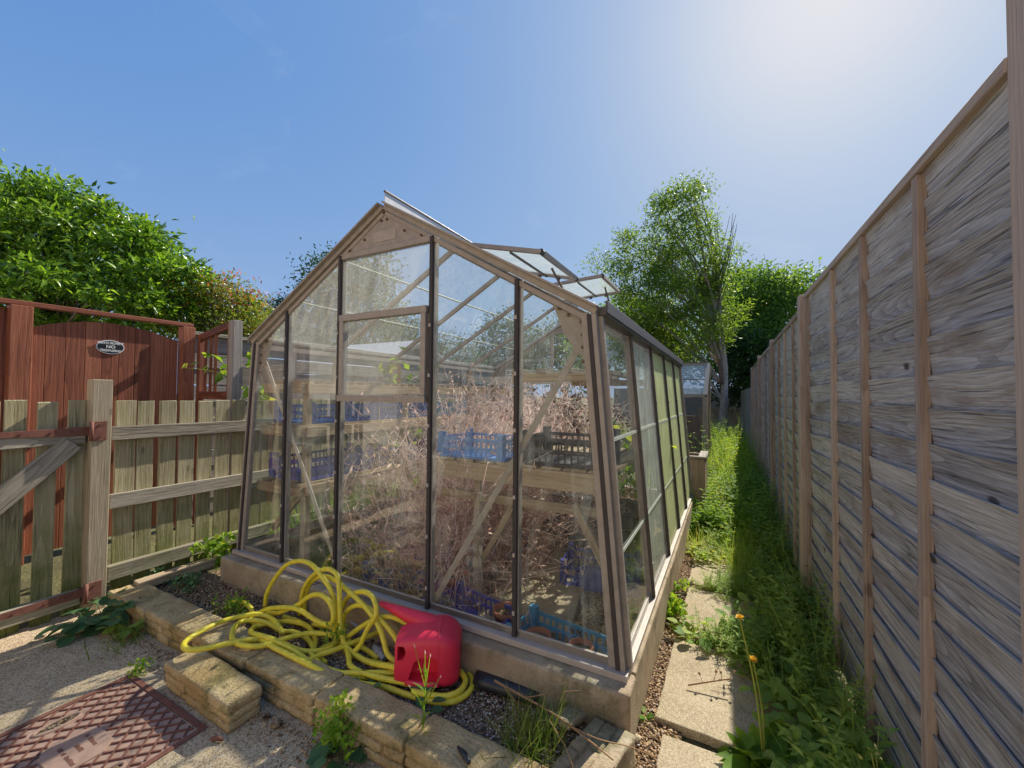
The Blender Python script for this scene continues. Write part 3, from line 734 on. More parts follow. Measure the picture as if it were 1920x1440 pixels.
MB().bar((RX-.05, ry(51), .95), (RX-.05, ry(334), .95), .04, .09).bar((RX-.05, ry(51), .05), (RX-.05, ry(334), .05), .04, .09).build('ledge', M['red'], t)
# oval sign
sy, sz = ry(207), rz_(207, 651)
sg = thing('warning_sign', 'small black oval sign with white lettering screwed to the red gate', 'sign', (RX+.004, sy, sz))
a_, b_ = (ry(234)-ry(181))/2, .058
ov = lambda f, x: [(x, sy+a_*f*math.cos(q), sz+b_*(1-(1-f)*a_/b_)*math.sin(q)) for q in np.linspace(0, 6.283, 40, endpoint=False)]
MB().prism(ov(1, RX+.002), (.006, 0, 0)).build('rim', M['white'], sg)
MB().prism(ov(.93, RX+.0085), (.002, 0, 0)).build('plate', M['signblack'], sg)
def text_mesh(name, s, size, loc, mat, parent, sx=1.):
    cu = bpy.data.curves.new(name, 'FONT'); cu.body = s; cu.size = size; cu.align_x = 'CENTER'; cu.align_y = 'CENTER'; cu.extrude = .0006; cu.offset = size*.018
    tmp = bpy.data.objects.new('tmp', cu); C.objects.link(tmp); dg = bpy.context.evaluated_depsgraph_get()
    me = bpy.data.meshes.new_from_object(tmp.evaluated_get(dg)); bpy.data.objects.remove(tmp); me.name = name
    mt = Matrix(((0, 0, 1, loc[0]), (sx, 0, 0, loc[1]), (0, 1, 0, loc[2]), (0, 0, 0, 1))); me.transform(mt)
    me.materials.clear(); return link(name, me, mat, parent)
text_mesh('lettering', 'PRIVATE PROPERTY', .026, (RX+.0115, sy, sz+.031), M['white'], sg, .72)
text_mesh('lettering', 'NO', .034, (RX+.0115, sy, sz+.001), M['white'], sg, 1.1)
text_mesh('lettering', 'TRESPASSING', .026, (RX+.0115, sy, sz-.030), M['white'], sg, .85)
ztop = rz_(180, 590)
t = thing('red_fence', 'red stained fence posts and top rail framing the arched gate', 'fence', (RX, -.7, GZ))
MB().bar((RX+.01, ry(35), GZ), (RX+.01, ry(35), ztop-.01), .11, .10, up=(1, 0, 0)).build('post', M['red'], t, .004)
MB().bar((RX+.01, ry(349), GZ), (RX+.01, ry(349), ztop-.01), .10, .10, up=(1, 0, 0)).build('post', M['red'], t, .004)
MB().bar((RX+.01, ry(-250), ztop+.01), (RX+.01, ry(358), ztop+.01), .07, .035).build('top_rail', M['red'], t, .004)
mb = MB()
for j in range(9): 
    y1_ = ry(17)-.125*j; mb.box(RX-.03, RX-.01, y1_-.118, y1_, GZ, ztop-.03)
mb.uv = [(a, b) for a, b in mb.uv]; mb.build('boards', M['red'], t, .003)
# open slatted red frame
p0 = onx(372, 634, RX); p0[0] += .06; zt_ = float(p0[2]); p1 = onz(437, 608, zt_+.02)
dv = N([p1[0]-p0[0], p1[1]-p0[1], 0]); LN = float(np.linalg.norm((p1-p0)[:2])); zl = .985
t = thing('slatted_frame', 'red slatted trellis frame standing between the arched gate and greenhouse', 'trellis', (p0[0], p0[1], GZ))
MB().bar(p0, p1, .04, .06).build('top_rail', M['red'], t, .003)
MB().bar((p0[0], p0[1], zl), (p1[0], p1[1], zl), .04, .07).build('bottom_rail', M['red'], t, .003)
for q in (.0, 1.): MB().bar((*(p0[:2]+dv[:2]*LN*q), GZ), (*(p0[:2]+dv[:2]*LN*q), zt_+.03), .05, .05, up=(1, 0, 0)).build('upright', M['red'], t, .003)
for q in (.18, .36, .52): MB().bar((*(p0[:2]+dv[:2]*LN*q), zl), (*(p0[:2]+dv[:2]*LN*q), zt_), .022, .018, up=dv).build('slat', M['red'], t, .002)
pe = p1+np.array([dv[0], dv[1], 0])*.075
o = MB().bar((pe[0], pe[1], GZ), (pe[0], pe[1], zt_+.04), .07, .07, up=(1, 0, 0)).build('grey_post', M['greyfence2'], None, .004); tag(o, 'weathered grey post beside the red slatted frame', 'post')
o = MB().bar((pe[0]-.02, pe[1]+.02, 1.13), (pe[0]+.22, pe[1]+.30, 1.17), .05, .15).build('old_plank', M['rail'], None, .005); tag(o, 'short weathered plank fixed behind the grey post', 'plank')
# dark grey boarded fence behind
t = thing('grey_fence', 'dark grey horizontal board fence behind the picket fence', 'fence', (RX-.12, .5, GZ))
MB_b = MB()
for k in range(11):
    zb = GZ+.02+k*.165
    MB_b.obox((RX-.16+.012*(k % 2), 4.6, zb+.078), ((0, 1, 0), (0, 0, 1), (1, 0, 0)), (4.1, .074, .01), jit=.004)
MB_b.build('boards', M['greyfence2'], t)
MB().bar((RX-.15, .5, 1.60), (RX-.15, 8.7, 1.60), .10, .035).build('capping', M['rail'], t, .004)
for yy in (1.6, 3.4, 5.2, 7.0): MB().bar((RX-.115, yy, GZ), (RX-.115, yy, 1.58), .08, .06, up=(1, 0, 0)).build('post', M['red'] if yy == 3.4 else M['greyfence2'], t)
o = MB().box(-3.1, 4.0, 17.5, 17.56, GZ, 1.35).build('back_fence', M['greyfence2']); tag(o, 'grey fence across the far end of the garden', 'fence')

# ================================================================== GREENHOUSE
GW, GE, HE, HR, GL = 1.232, 1.117, 1.336, 1.974, 3.10
GD, GK = .320, .782
SL = (HR-HE)/GE
roofz = lambda x: HR-SL*abs(x)
sidex = lambda z: GW+(GE-GW)*z/HE
t = thing('concrete_kerb', 'low aged concrete kerb that the greenhouse stands on', 'kerb', (0, 0, GZ))
for a, b in ((-1.27, -.42), (-.417, .45), (.453, 1.27)): MB().box(a, b, -.095, .03, GZ-.05, -.026, jit=.004).build('kerb_block', M['kerb'], t, .012, seg=3)
for a, b in ((.034, 1.1), (1.103, 2.2), (2.203, 3.2)):
    MB().box(1.19, 1.268, a, b, GZ-.05, -.026, jit=.003).build('kerb_block', M['kerb'], t, .008, seg=3)
    MB().box(-1.27, -1.19, a, b, GZ-.05, -.026, jit=.003).build('kerb_block', M['kerb'], t, .008, seg=3)
MB().box(-1.187, 1.187, 3.10, 3.2, GZ-.05, -.026).build('kerb_block', M['kerb'], t, .008)

gh = thing('greenhouse', 'old aluminium framed greenhouse with dirty glass and two open roof vents', 'greenhouse', (0, GL/2, GZ))
A = M['alu']; AD = M['alu_dark']
# sill
mb = MB()
mb.bar((-GW-.02, -.012, -.012), (GW+.02, -.012, -.012), .05, .024).bar((-GW, .004, .012), (GW, .004, .012), .012, .03)
mb.bar((-GW, GL+.012, -.012), (GW, GL+.012, -.012), .05, .024)
for s in (1, -1):
    mb.bar((s*GW, .014, -.012), (s*GW, GL-.014, -.012), .046, .022).bar((s*(GW-.006), .014, .014), (s*(GW-.006), GL-.014, .014), .012, .032)
mb.build('sill', M['alu_pale'], gh, .002)
# corner posts
for s in (1, -1):
    for y0, o in ((0, 1), (GL, -1)):
        up = (0, 1, 0)
        cp = MB()
        a, b = np.array([s*GW, y0, 0]), np.array([s*GE, y0, HE])
        cp.bar(a+(-s*.040, .002*o, 0), b+(-s*.038, .002*o, 0), .028, .026, up).bar(a+(s*.000, .004*o, 0), b+(s*.000, .004*o, 0), .020, .04, up).bar(a+(s*.012, .028*o, 0), b+(s*.012, .028*o, 0), .03, .022, up)
        c = cp.build('corner_post', A, gh, .002)
        MB().bar(a+(-s*.017, -.008*o, .0), b+(-s*.017, -.008*o, -.01), .018, .022, up).build('seal', M['rubber'], c, .002)
# gable verticals
for y0, o in ((0, 1), (GL, -1)):
    for x in (-GK, -GD, GD, GK):
        zt = roofz(x)-.02
        b = MB().bar((x, y0+.012*o, .0), (x, y0+.012*o, zt), .030, .028, up=(0, 1, 0)).build('glazing_bar', A, gh, .002)
        MB().bar((x, y0-.010*o, .0), (x, y0-.010*o, zt), .019, .016, up=(0, 1, 0)).build('seal', M['rubber'], b, .002)
        if y0 == 0:
            bb = MB()
            for zz in (.10, .34, .58, .86, 1.1, 1.34):
                if zz < zt-.1: bb.box(x-.005, x+.005, -.024, -.017, zz-.008, zz+.008)
            bb.build('clip', M['alu_pale'], b)
    # rafters
    for s in (1, -1):
        a, b = np.array([s*(GE+.012), y0, HE+.0]), np.array([s*.006, y0, HR+.006])
        nrm = N((s*SL, 0, 1))
        MB().bar(a+nrm*.0, b+nrm*.0, .04, .026, up=nrm).bar(a+nrm*.017-np.array([0, .012*o, 0]), b+nrm*.017-np.array([0, .012*o, 0]), .06, .010, up=nrm).bar(a-nrm*.026+np.array([-s*.03, 0, 0]), b-nrm*.026, .018, .022, up=nrm).build('rafter', A, gh, .002)
    MB().bar((-GD, y0+.004*o, roofz(GD)-.026), (GD, y0+.004*o, roofz(GD)-.026), .03, .030).build('gable_rail', A, gh, .002)
    # gable plate
    zb = roofz(GD)-.008; xx = GD-.03
    gp = MB().prism([(-xx, y0-.004*o, zb), (xx, y0-.004*o, zb), (0.0, y0-.004*o, HR-.035)], (0, .006*o, 0)).build('gable_plate', A, gh, .001)
    if y0 == 0:
        MB().box(-.082, .082, -.0065, -.0045, zb+.022, zb+.076).build('faded_label', M['alu_pale'] if False else plain('faded_label', (.40, .34, .29), .6), gp)
        bb = MB()
        for bx, bz in ((-.02, HR-.06), (.02, HR-.06), (-.14, zb+.05), (.14, zb+.05), (-.25, zb+.008), (.25, zb+.008)): bb.tube([(bx, -.013, bz), (bx, -.004, bz)], .006, 8)
        bb.build('bolt', M['bolt'], gp)
    # gussets at the eaves
    for s in (1, -1):
        ctrl = [(GE-.20, roofz(GE-.20)-.045), (GE-.175, roofz(GE-.20)-.075), (GE-.13, HE-.075), (GE-.095, HE-.125), (GE-.085, HE-.15)]
        inner = [(GE-.055, HE-.165), (GE-.042, HE-.22), (sidex(HE-.3)-.035, HE-.30)]
        outer = [(sidex(HE-.3)-.02, HE-.30), (GE-.018, HE-.012), (GE-.20, roofz(GE-.20)-.018)]
        pl = [(s*x, y0+.012*o, z) for x, z in ctrl+inner+outer]
        gs = MB().prism(pl, (0, .004*o, 0)).build('gusset', A, gh)
        if y0 == 0:
            bb = MB()
            for bx, bz in ((GE-.15, HE+.03), (GE-.11, HE-.0), (GE-.055, HE-.035), (GE-.05, HE-.085), (GE-.048, HE-.135), (GE-.045, HE-.19)): bb.tube([(s*bx, .004, bz), (s*bx, .013, bz)], .0075, 8)
            bb.build('bolt', M['bolt'], gs)
    # diagonal braces
    for s in (1, -1):
        MB().bar((s*(GE-.07), y0+.028*o, HE-.13), (s*(GD+.015), y0+.028*o, .03), .028, .004, up=(0, 1, 0)).build('diagonal_brace', M['alu_pale'] if s < 0 else A, gh)
# side and roof bars
for s in (1, -1):
    ns = N((HE, 0, (GW-GE)))*np.array([s, 1, 1]); nr = N((s*SL, 0, 1))
    for k in range(1, 5):
        y = k*.62
        b = MB().bar(np.array([s*GW, y, .0])-ns*.010, np.array([s*GE, y, HE-.01])-ns*.010, .030, .030, up=ns).build('glazing_bar', A, gh, .002)
        MB().bar(np.array([s*GW, y, .0])+ns*.012, np.array([s*GE, y, HE-.01])+ns*.012, .018, .016, up=ns).build('seal', AD, b, .002)
        bb = MB()
        for q in (.12, .33, .55, .72, .9):
            c_ = np.array([s*GW, y, 0])*(1-q)+np.array([s*GE, y, HE])*q+ns*.02; bb.obox(c_, (np.array([0, 1., 0]), ns, np.cross(ns, (0, 1, 0))), (.005, .004, .008))
        bb.build('clip', M['alu_pale'], b)
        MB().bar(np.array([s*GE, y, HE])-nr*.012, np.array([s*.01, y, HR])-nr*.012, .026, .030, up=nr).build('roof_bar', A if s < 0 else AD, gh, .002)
    MB().bar((s*(GE+.018), .012, HE+.004), (s*(GE+.018), GL-.012, HE+.004), .05, .036).bar((s*(GE+.045), .012, HE+.02), (s*(GE+.045), GL-.012, HE+.02), .008, .05).build('gutter', AD, gh, .003)
    # inside eave purlin and mid rail
    MB().bar((s*(GE-.03), .03, HE-.03), (s*(GE-.03), GL-.03, HE-.03), .02, .03).build('eaves_rail', M['alu_pale'], gh)
    MB().bar(np.array([s*(sidex(.03)-.03), .64, .04]), np.array([s*(GE-.035), 1.84, HE-.06]), .026, .004, up=ns).build('diagonal_brace', M['alu_pale'], gh)
MB().bar((0, .0, HR-.012), (0, GL, HR-.012), .03, .05).build('ridge_bar', A, gh, .003)
cr = MB().bar((0, -.005, HR+.052), (0, GL, HR+.052), .004, .075).build('ridge_crest', plain('pale_ridge_strip', (.55, .55, .56), .4, .5, .3, .15), gh)
MB().bar((0, -.008, HR+.092), (0, GL, HR+.092), .014, .010).build('edge_bead', AD, cr, .002)
MB().bar((0, -.006, HR+.014), (0, GL, HR+.014), .05, .012).build('ridge_cap', A, cr, .002)
# hatch frame in the centre bay
z0h, z1h = .985, 1.42
hf = MB().bar((-GD+.017, -.014, z1h), (GD-.017, -.014, z1h), .03, .034).bar((-GD+.017, -.016, z0h), (GD-.017, -.016, z0h), .036, .034).bar((-GD+.036, -.014, z0h+.017), (-GD+.036, -.014, z1h-.017), .030, .028, up=(0, 1, 0)).bar((GD-.036, -.014, z0h+.017), (GD-.036, -.014, z1h-.017), .030, .028, up=(0, 1, 0)).build('hatch_frame', A, gh, .002)

# ---------------------------------------------------------------- panes
def pane(poly, nrm, mat, parent=None, name='glass_pane'):
    nrm = N(nrm)
    return MB().prism([np.asarray(p, float)-nrm*.002 for p in poly], nrm*.004).build(name, mat, parent or gh)
g1 = M['glass']
def gable(y0, o, mats):
    def P(x, z): return (x, y0, z)
    zl = [(0, .60), (.595, 99)]
    for s in (1, -1):
        m_ = mats
        xb = .014
        # outer bay
        for i, (a, b) in enumerate(((.0, .62), (.61, 1.16), (1.15, 9))):
            x_in = s*(GK+xb)
            zi = roofz(GK+xb)-.03
            if i < 2: pl = [P(x_in, a), P(s*(sidex(a)-.02), a), P(s*(sidex(b)-.02), b), P(x_in, b)]
            else: pl = [P(x_in, a), P(s*(sidex(a)-.02), a), P(s*(GE-.03), HE-.02), P(x_in, zi)]
            if i == 1 and b > zi: continue
            off = .003*(i % 2)
            pane([(p[0], p[1]-off*o, p[2]) for p in pl], (0, -o, 0), m_)
        # middle bay
        for i, (a, b) in enumerate(((.0, .72), (.71, 9))):
            x0_, x1_ = s*(GD+xb), s*(GK-xb)
            pl = [P(x0_, a), P(x1_, a), P(x1_, min(b, roofz(GK-xb)-.03)), P(x0_, min(b, roofz(GD+xb)-.03))]
            pane([(p[0], p[1]-.003*i*o, p[2]) for p in pl], (0, -o, 0), m_)
    x0_ = GD-xb if False else GD-.014
    zt = roofz(GD)-.04
    pane([P(-x0_, 0), P(x0_, 0), P(x0_, z0h-.012 if y0 == 0 else .72), P(-x0_, z0h-.012 if y0 == 0 else .72)], (0, -o, 0), mats)
    if y0 == 0:
        pane([(-GD+.05, -.012, z0h+.016), (GD-.05, -.012, z0h+.016), (GD-.05, -.012, z1h-.016), (-GD+.05, -.012, z1h-.016)], (0, -1, 0), mats, hf, 'hatch_pane')
        pane([P(-x0_, z1h+.012), P(x0_, z1h+.012), P(x0_, zt), P(-x0_, zt)], (0, -1, 0), M['glass_roof'])
    else: pane([P(-x0_, .721), P(x0_, .721), P(x0_, zt), P(-x0_, zt)], (0, -o, 0), mats)
gable(0, 1, M['glass']); gable(GL, -1, M['glass'])
GM = plain('grimy_glass_lap', (.5, .54, .46), .5)
for s in (1, -1):
    ns = N((HE, 0, (GW-GE)))*np.array([s, 1, 1]); nr = N((s*SL, 0, 1))
    for k in range(5):
        y0, y1 = k*.62+.014, (k+1)*.62-.014
        mt = (M['glass_side'] if k < 2 else M['glass_algae']) if s > 0 else M['glass']
        if s > 0 and k == 0: mt = M['glass']
        for i, (a, b) in enumerate(((.0, .40), (.39, .84), (.83, HE-.03))):
            pane([np.array([s*sidex(z), y, z])+ns*.004*(i % 2) for y, z in ((y0, a), (y1, a), (y1, b), (y0, b))], ns, mt)
            if i: MB().bar(np.array([s*sidex(a), y0, a])+ns*.006, np.array([s*sidex(a), y1, a])+ns*.006, .003, .014, up=np.cross(ns, (0, 1, 0))).build('glass_lap', GM, gh)
        vent = s > 0 and k in (1, 3)
        RL = math.hypot(GE, HR-HE)
        for i, (a, b) in enumerate(((.0, .36), (.35, .68), (.67, 1.))):
            q = lambda f: np.array([s*GE*(1-f), 0, HE+(HR-HE)*f])
            if vent and i > 0:
                if i == 1: b = .43
                else: continue
            pane([q(f)+np.array([0, y, 0])+nr*.004*(i % 2) for y, f in ((y0, a), (y1, a), (y1, b-.02 if i == 2 else b), (y0, b-.02 if i == 2 else b))], nr, M['glass_roof'])
            if i: MB().bar(q(a)+np.array([0, y0, 0])+nr*.005, q(a)+np.array([0, y1, 0])+nr*.005, .003, .012, up=np.cross(nr, (0, 1, 0))).build('glass_lap', GM, gh)
# open roof vents
for k, zlow, xo in ((1, 1.828, .617), (3, 2.012, .636)):
    y0, y1 = k*.62+.004, (k+1)*.62-.004
    hinge, low = np.array([.015, 0, HR+.024]), np.array([xo, 0, zlow+.02])
    dv_ = N(low-hinge); nv = N(np.cross((0, 1, 0), dv_)); nv = nv if nv[2] > 0 else -nv
    Y = lambda p, y: np.array([p[0], y, p[2]])
    v = MB().bar(Y(hinge, y0), Y(low, y0), .028, .026, up=nv).bar(Y(hinge, y1), Y(low, y1), .028, .026, up=nv).bar(Y(low, y0+.014), Y(low, y1-.014), .026, .03, up=nv).bar(Y(hinge, y0), Y(hinge, y1), .03, .024, up=nv).build('roof_vent', A, gh, .002)
    pane([Y(hinge, y0+.012)+nv*.004, Y(low, y0+.012)+nv*.004, Y(low, y1-.012)+nv*.004, Y(hinge, y1-.012)+nv*.004], nv, M['glass_vent'], v, 'vent_pane')
    ym = (y0+y1)/2; st = hinge+dv_*.45
    MB().bar(Y(hinge+dv_*.40, y0+.02)-nv*.016, Y(hinge+dv_*.40, y1-.02)-nv*.016, .014, .012, up=nv).bar(Y(low-dv_*.06, ym)-nv*.016, (GE*.62, ym, roofz(GE*.62)+.012), .016, .004, up=(0, 1, 0)).build('stay', AD, v)
    bb = MB()
    for q in (.25, .55, .8): bb.obox(Y(hinge+dv_*.62*q, y1-.02)-nv*.02, (dv_, np.array([0, 1., 0]), nv), (.012, .008, .010))
    for yy in (y0, y1): bb.tube([Y(low, yy-.012), Y(low, yy+.012)], .018, 10)
    bb.build('fitting', M['blackp'], v)

# ================================================================== INSIDE THE GREENHOUSE
SW = M['shelfwood']
t = thing('staging', 'three tier timber staging along the left wall inside the greenhouse', 'staging', (-.95, 1.5, GZ))
for z in (.44, .80, 1.07):
    xi = -.72; xo = -(sidex(z)-.035)
    MB().bar((xo, .07, z-.03), (xi, .07, z-.03), .03, .06).bar((xi, .088, z-.03), (xi, 2.9, z-.03), .03, .06).bar((xo+.02, .088, z-.03), (xo+.02, 2.9, z-.03), .03, .06).build('rail', SW, t, .002)
    mb = MB(); 
    if z > 1:
        y = .10
        while y < 2.9: mb.box(xo, xi+.01, y, y+.03, z, z+.02); y += .085
    else:
        for k in range(4): 
            xa = xo+.03+k*(xi-xo-.06)/3; mb.box(xa, xa+.025, .06, 2.9, z, z+.014)
    mb.build('slat', SW, t)
for y in (.12, 1.0, 1.95, 2.85):
    MB().bar((-.755, y, GZ), (-.755, y, 1.04), .04, .04, up=(1, 0, 0)).build('leg', M['post'], t)
    MB().bar((-.78, y+.045, .43), (-1.14, y+.045, .10), .025, .04).build('brace', SW, t)
t = thing('potting_bench', 'wooden bench with diagonal braces on the right inside the greenhouse', 'bench', (.55, .75, GZ))
MB().bar((.0, .47, .565), (1.10, .47, .565), .035, .10).bar((.0, 1.45, .565), (1.08, 1.45, .565), .035, .10).build('rail', SW, t, .003)
MB().bar((.03, .48, .42), (1.10, .48, .42), .03, .05).build('lower_rail', SW, t, .003)
mb = MB()
for k in range(8): mb.box(.02+k*.135, .02+k*.135+.11, .455, 1.46, .617, .632, jit=.002)
mb.build('top', SW, t)
for x, y in ((.27, .51), (1.05, .51), (.05, 1.43), (1.05, 1.43)): MB().bar((x, y, GZ), (x, y, .515), .04, .04, up=(1, 0, 0)).build('leg', M['post'], t)
MB().bar((.29, .535, .03), (.52, .535, .44), .035, .025, up=(0, 1, 0)).build('brace', SW, t)
MB().bar((.90, .40, .47), (1.09, .40, .13), .035, .025, up=(0, 1, 0)).build('brace', SW, t)
t = thing('high_shelf', 'short slatted high shelf at the right side of the greenhouse', 'shelf', (.8, .7, 1.1))
MB().bar((.50, .50, 1.105), (1.06, .50, 1.105), .03, .045).bar((.5, 1.5, 1.105), (1.06, 1.5, 1.105), .03, .045).build('rail', SW, t, .003)
mb = MB()
for k in range(4): mb.bar((.54+k*.145, .46, 1.142), (.54+k*.145, 1.55, 1.142), .05, .026)
mb.build('slat', M['rail'], t, .002)
o = MB().bar((-.72, 2.35, 1.16), (.62, 2.35, 1.16), .03, .075).bar((-.72, 2.45, 1.20), (.62, 2.45, 1.20), .12, .02).build('pale_board', plain('pale_painted_board', (.58, .55, .47), .7)); tag(o, 'pale board spanning the back of the greenhouse at head height', 'board')
# low block wall behind the bench
o = MB()
for r0 in range(4):
    for k in range(4):
        xx = .28+k*.225-(r0 % 2)*.11; o.box(max(.2, xx), min(1.08, xx+.215), 1.62, 1.72, GZ+r0*.115, GZ+r0*.115+.107, jit=.002)
o = o.build('block_wall', M['brick'], None, .004); tag(o, 'low stack of dark blocks behind the bench in the greenhouse', 'block stack')
# floor slabs
for x0, x1, y0, y1, lb in ((.28, .80, .42, .98, 'cracked pale slab on the greenhouse floor nearest the glass'), (.12, .62, 1.0, 1.5, 'pale slab on the greenhouse floor, second from the glass'), (-.1, .42, 1.52, 2.1, 'pale slab deep inside the greenhouse floor')):
    me_n = len(bpy.data.objects); slab(x0, x1, y0, y1, lb, (0, 0), .18, GZ+.03)

def crate(name_loc, rz, L, Wd, H, mat, label, slat=.018, group='plastic crates in the greenhouse', zt=0):
    x, y, z = name_loc; mb = MB()
    for s in (1, -1):
        for a, ln, fixed in ((0, L, Wd/2*s), (1, Wd, L/2*s)):
            n = max(4, int(ln/slat/1.9))
            def add(u0, u1, z0, z1, th):
                if a == 0: mb.box(u0, u1, fixed-th, fixed+th, z0, z1)
                else: mb.box(fixed-th, fixed+th, u0, u1, z0, z1)
            for zz in (0, .45*H, .86*H): add(-ln/2, ln/2, zz, zz+.13*H, .004)
            for k in range(n+1):
                u = -ln/2+ln*k/n; add(u-slat*.22, u+slat*.22, .02, H*.9, .003)
    for sx in (1, -1):
        for sy in (1, -1):
            cxx, cyy = sx*(L/2-.018), sy*(Wd/2-.018); mb.box(cxx-.02, cxx+.02, cyy-.02, cyy+.02, 0, H*1.22)
    mb.box(-L/2, L/2, -Wd/2, Wd/2, .004, .010)
    o = mb.build('crate', M[mat]); o.location = (x, y, z); o.rotation_euler = (0, zt, rz)
    return tag(o, label, 'crate', group)
crate((-.94, .42, .816), R(90), .56, .36, .115, 'blue', 'blue lattice crate on the middle shelf closest to the front glass')
crate((-.94, 1.0, .816), R(90), .56, .36, .115, 'blue', 'second blue crate along the middle shelf of the staging')
crate((-.94, 1.60, .816), R(88), .56, .36, .115, 'cyan', 'pale blue crate behind stems at the far end of the middle shelf')
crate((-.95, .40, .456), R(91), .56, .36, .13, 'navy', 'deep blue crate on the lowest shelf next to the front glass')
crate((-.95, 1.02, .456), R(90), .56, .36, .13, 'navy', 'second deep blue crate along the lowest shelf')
crate((-.95, 1.7, .456), R(89), .56, .36, .13, 'blue', 'blue crate far along the lowest shelf behind dead stems')
crate((.235, .62, .634), R(-2), .46, .32, .12, 'midblue', 'faded light blue crate at the left end of the potting bench')
crate((.80, .65, .634), R(2), .46, .36, .15, 'blackcrate', 'black mesh crate at the right end of the potting bench')
crate((.88, .26, GZ+.012), R(-8), .46, .26, .13, 'cyan', 'turquoise crate on the floor in the front right corner of the greenhouse')
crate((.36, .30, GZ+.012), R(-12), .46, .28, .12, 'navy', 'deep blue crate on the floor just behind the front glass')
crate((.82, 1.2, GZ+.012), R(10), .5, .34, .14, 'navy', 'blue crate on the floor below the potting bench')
crate((-.35, .62, GZ+.012), R(20), .5, .34, .12, 'blue', 'blue crate on the floor under the dead stems')
def pot(x, y, z, r, h, label, mat='terra', tilt=(0, 0)):
    t = thing('flower_pot', label, 'flower pot', (x, y, z), 0, 'pots in the greenhouse')
    pr = [(.62*r, 0), (.94*r, h*.8), (r, h*.8), (r*1.04, h), (r*.9, h), (.82*r, h*.5), (.55*r, .02)]
    V, Fa, U = [], [], []; n = 20
    for a, b in pr:
        for j in range(n): q = 6.2832*j/n; V.append((x+a*math.cos(q), y+a*math.sin(q), z+b))
    for i in range(len(pr)-1):
        for j in range(n): j2 = (j+1) % n; Fa.append((i*n+j, i*n+j2, (i+1)*n+j2, (i+1)*n+j)); U.append([(0, 0)]*4)
    mb = MB(); mb.add(V, Fa, U); mb.build('body', M[mat], t, 0, True)
    MB().tube([(x, y, z+h*.55), (x, y, z+h*.8)], r*.85, 16).build('soil', M['soil'], t)
    return t
pot(.78, .24, GZ+.025, .06, .11, 'terracotta pot standing in the turquoise crate by the front glass')
pot(.98, .27, GZ+.025, .055, .10, 'small terracotta pot at the right of the turquoise crate')
pot(.55, .36, GZ+.01, .075, .13, 'terracotta pot between the two floor crates')
pot(.10, .55, GZ+.01, .08, .14, 'terracotta pot on the floor left of the bench leg')
pot(.55, .66, .636, .07, .13, 'dark plant pot between the two crates on the bench', 'blackp')
pot(-.1, 1.2, GZ+.01, .08, .15, 'deep blue pot on the floor behind the dead stems', 'navy')
pot(.12, 1.4, GZ+.01, .08, .17, 'second deep blue pot deeper inside the greenhouse', 'navy')
bm = bmesh.new(); bmesh.ops.create_uvsphere(bm, u_segments=24, v_segments=16, radius=.12); 
for v_ in bm.verts: v_.co.z = max(v_.co.z*.95, -.09)
me = bpy.data.meshes.new('garden_globe'); bm.to_mesh(me); bm.free(); o = link('garden_globe', me, M['greenball'], smooth=True); o.location = (-.42, 1.05, -.15)
tag(o, 'pale green plastic globe on the greenhouse floor among dead stems', 'globe')
bt = thing('bottle', 'clear blue plastic bottle standing on the greenhouse floor', 'bottle', (.10, .74, GZ))
MB().tube([(.10, .74, GZ+.01), (.10, .74, GZ+.14), (.10, .74, GZ+.17), (.10, .74, GZ+.19), (.10, .74, GZ+.21)], [.034, .034, .024, .012, .012], 14).build('body', M['cyan'], bt, 0, True)
MB().tube([(.10, .74, GZ+.211), (.10, .74, GZ+.228)], .014, 12).build('cap', M['blue'], bt)

def stems(lv, P, D, length, nseg, width, wander, Rv, droop=0., leaf=None, leafp=.0, leafL=.03, leafW=.015, box=None):
    P = np.array(P, float); D = np.array(D, float); k = len(P); sl = np.asarray(length)/nseg
    for i in range(nseg):
        Nn = rng.normal(size=(k, 3))
        w_ = width*(1-.6*i/nseg)
        lv.add(P, D, Nn, sl*1.05, w_, Rv)
        P = P+D*np.reshape(sl, (-1, 1))
        if box is not None:                                     # stay inside the glass
            lo, hi = np.array(box[0]), np.array(box[1]); D = np.where((P < lo+.08) & (D < 0), -D, D); D = np.where((P > hi-.08) & (D > 0), -D, D); P = np.clip(P, lo, hi)
        if leaf is not None and leafp > 0:
            mk = rng.random(k) < leafp
            if mk.any():
                d2 = D[mk]+rdir(mk.sum())*1.0; leaf.add(P[mk], d2, rdir(mk.sum(), .8), leafL*rng.uniform(.6, 1.2, mk.sum()), leafW*rng.uniform(.7, 1.2, mk.sum()), np.asarray(Rv)[mk] if np.ndim(Rv) else Rv)
        D = D+rng.normal(size=(k, 3))*wander; D[:, 2] -= droop; D /= np.linalg.norm(D, axis=1)[:, None]

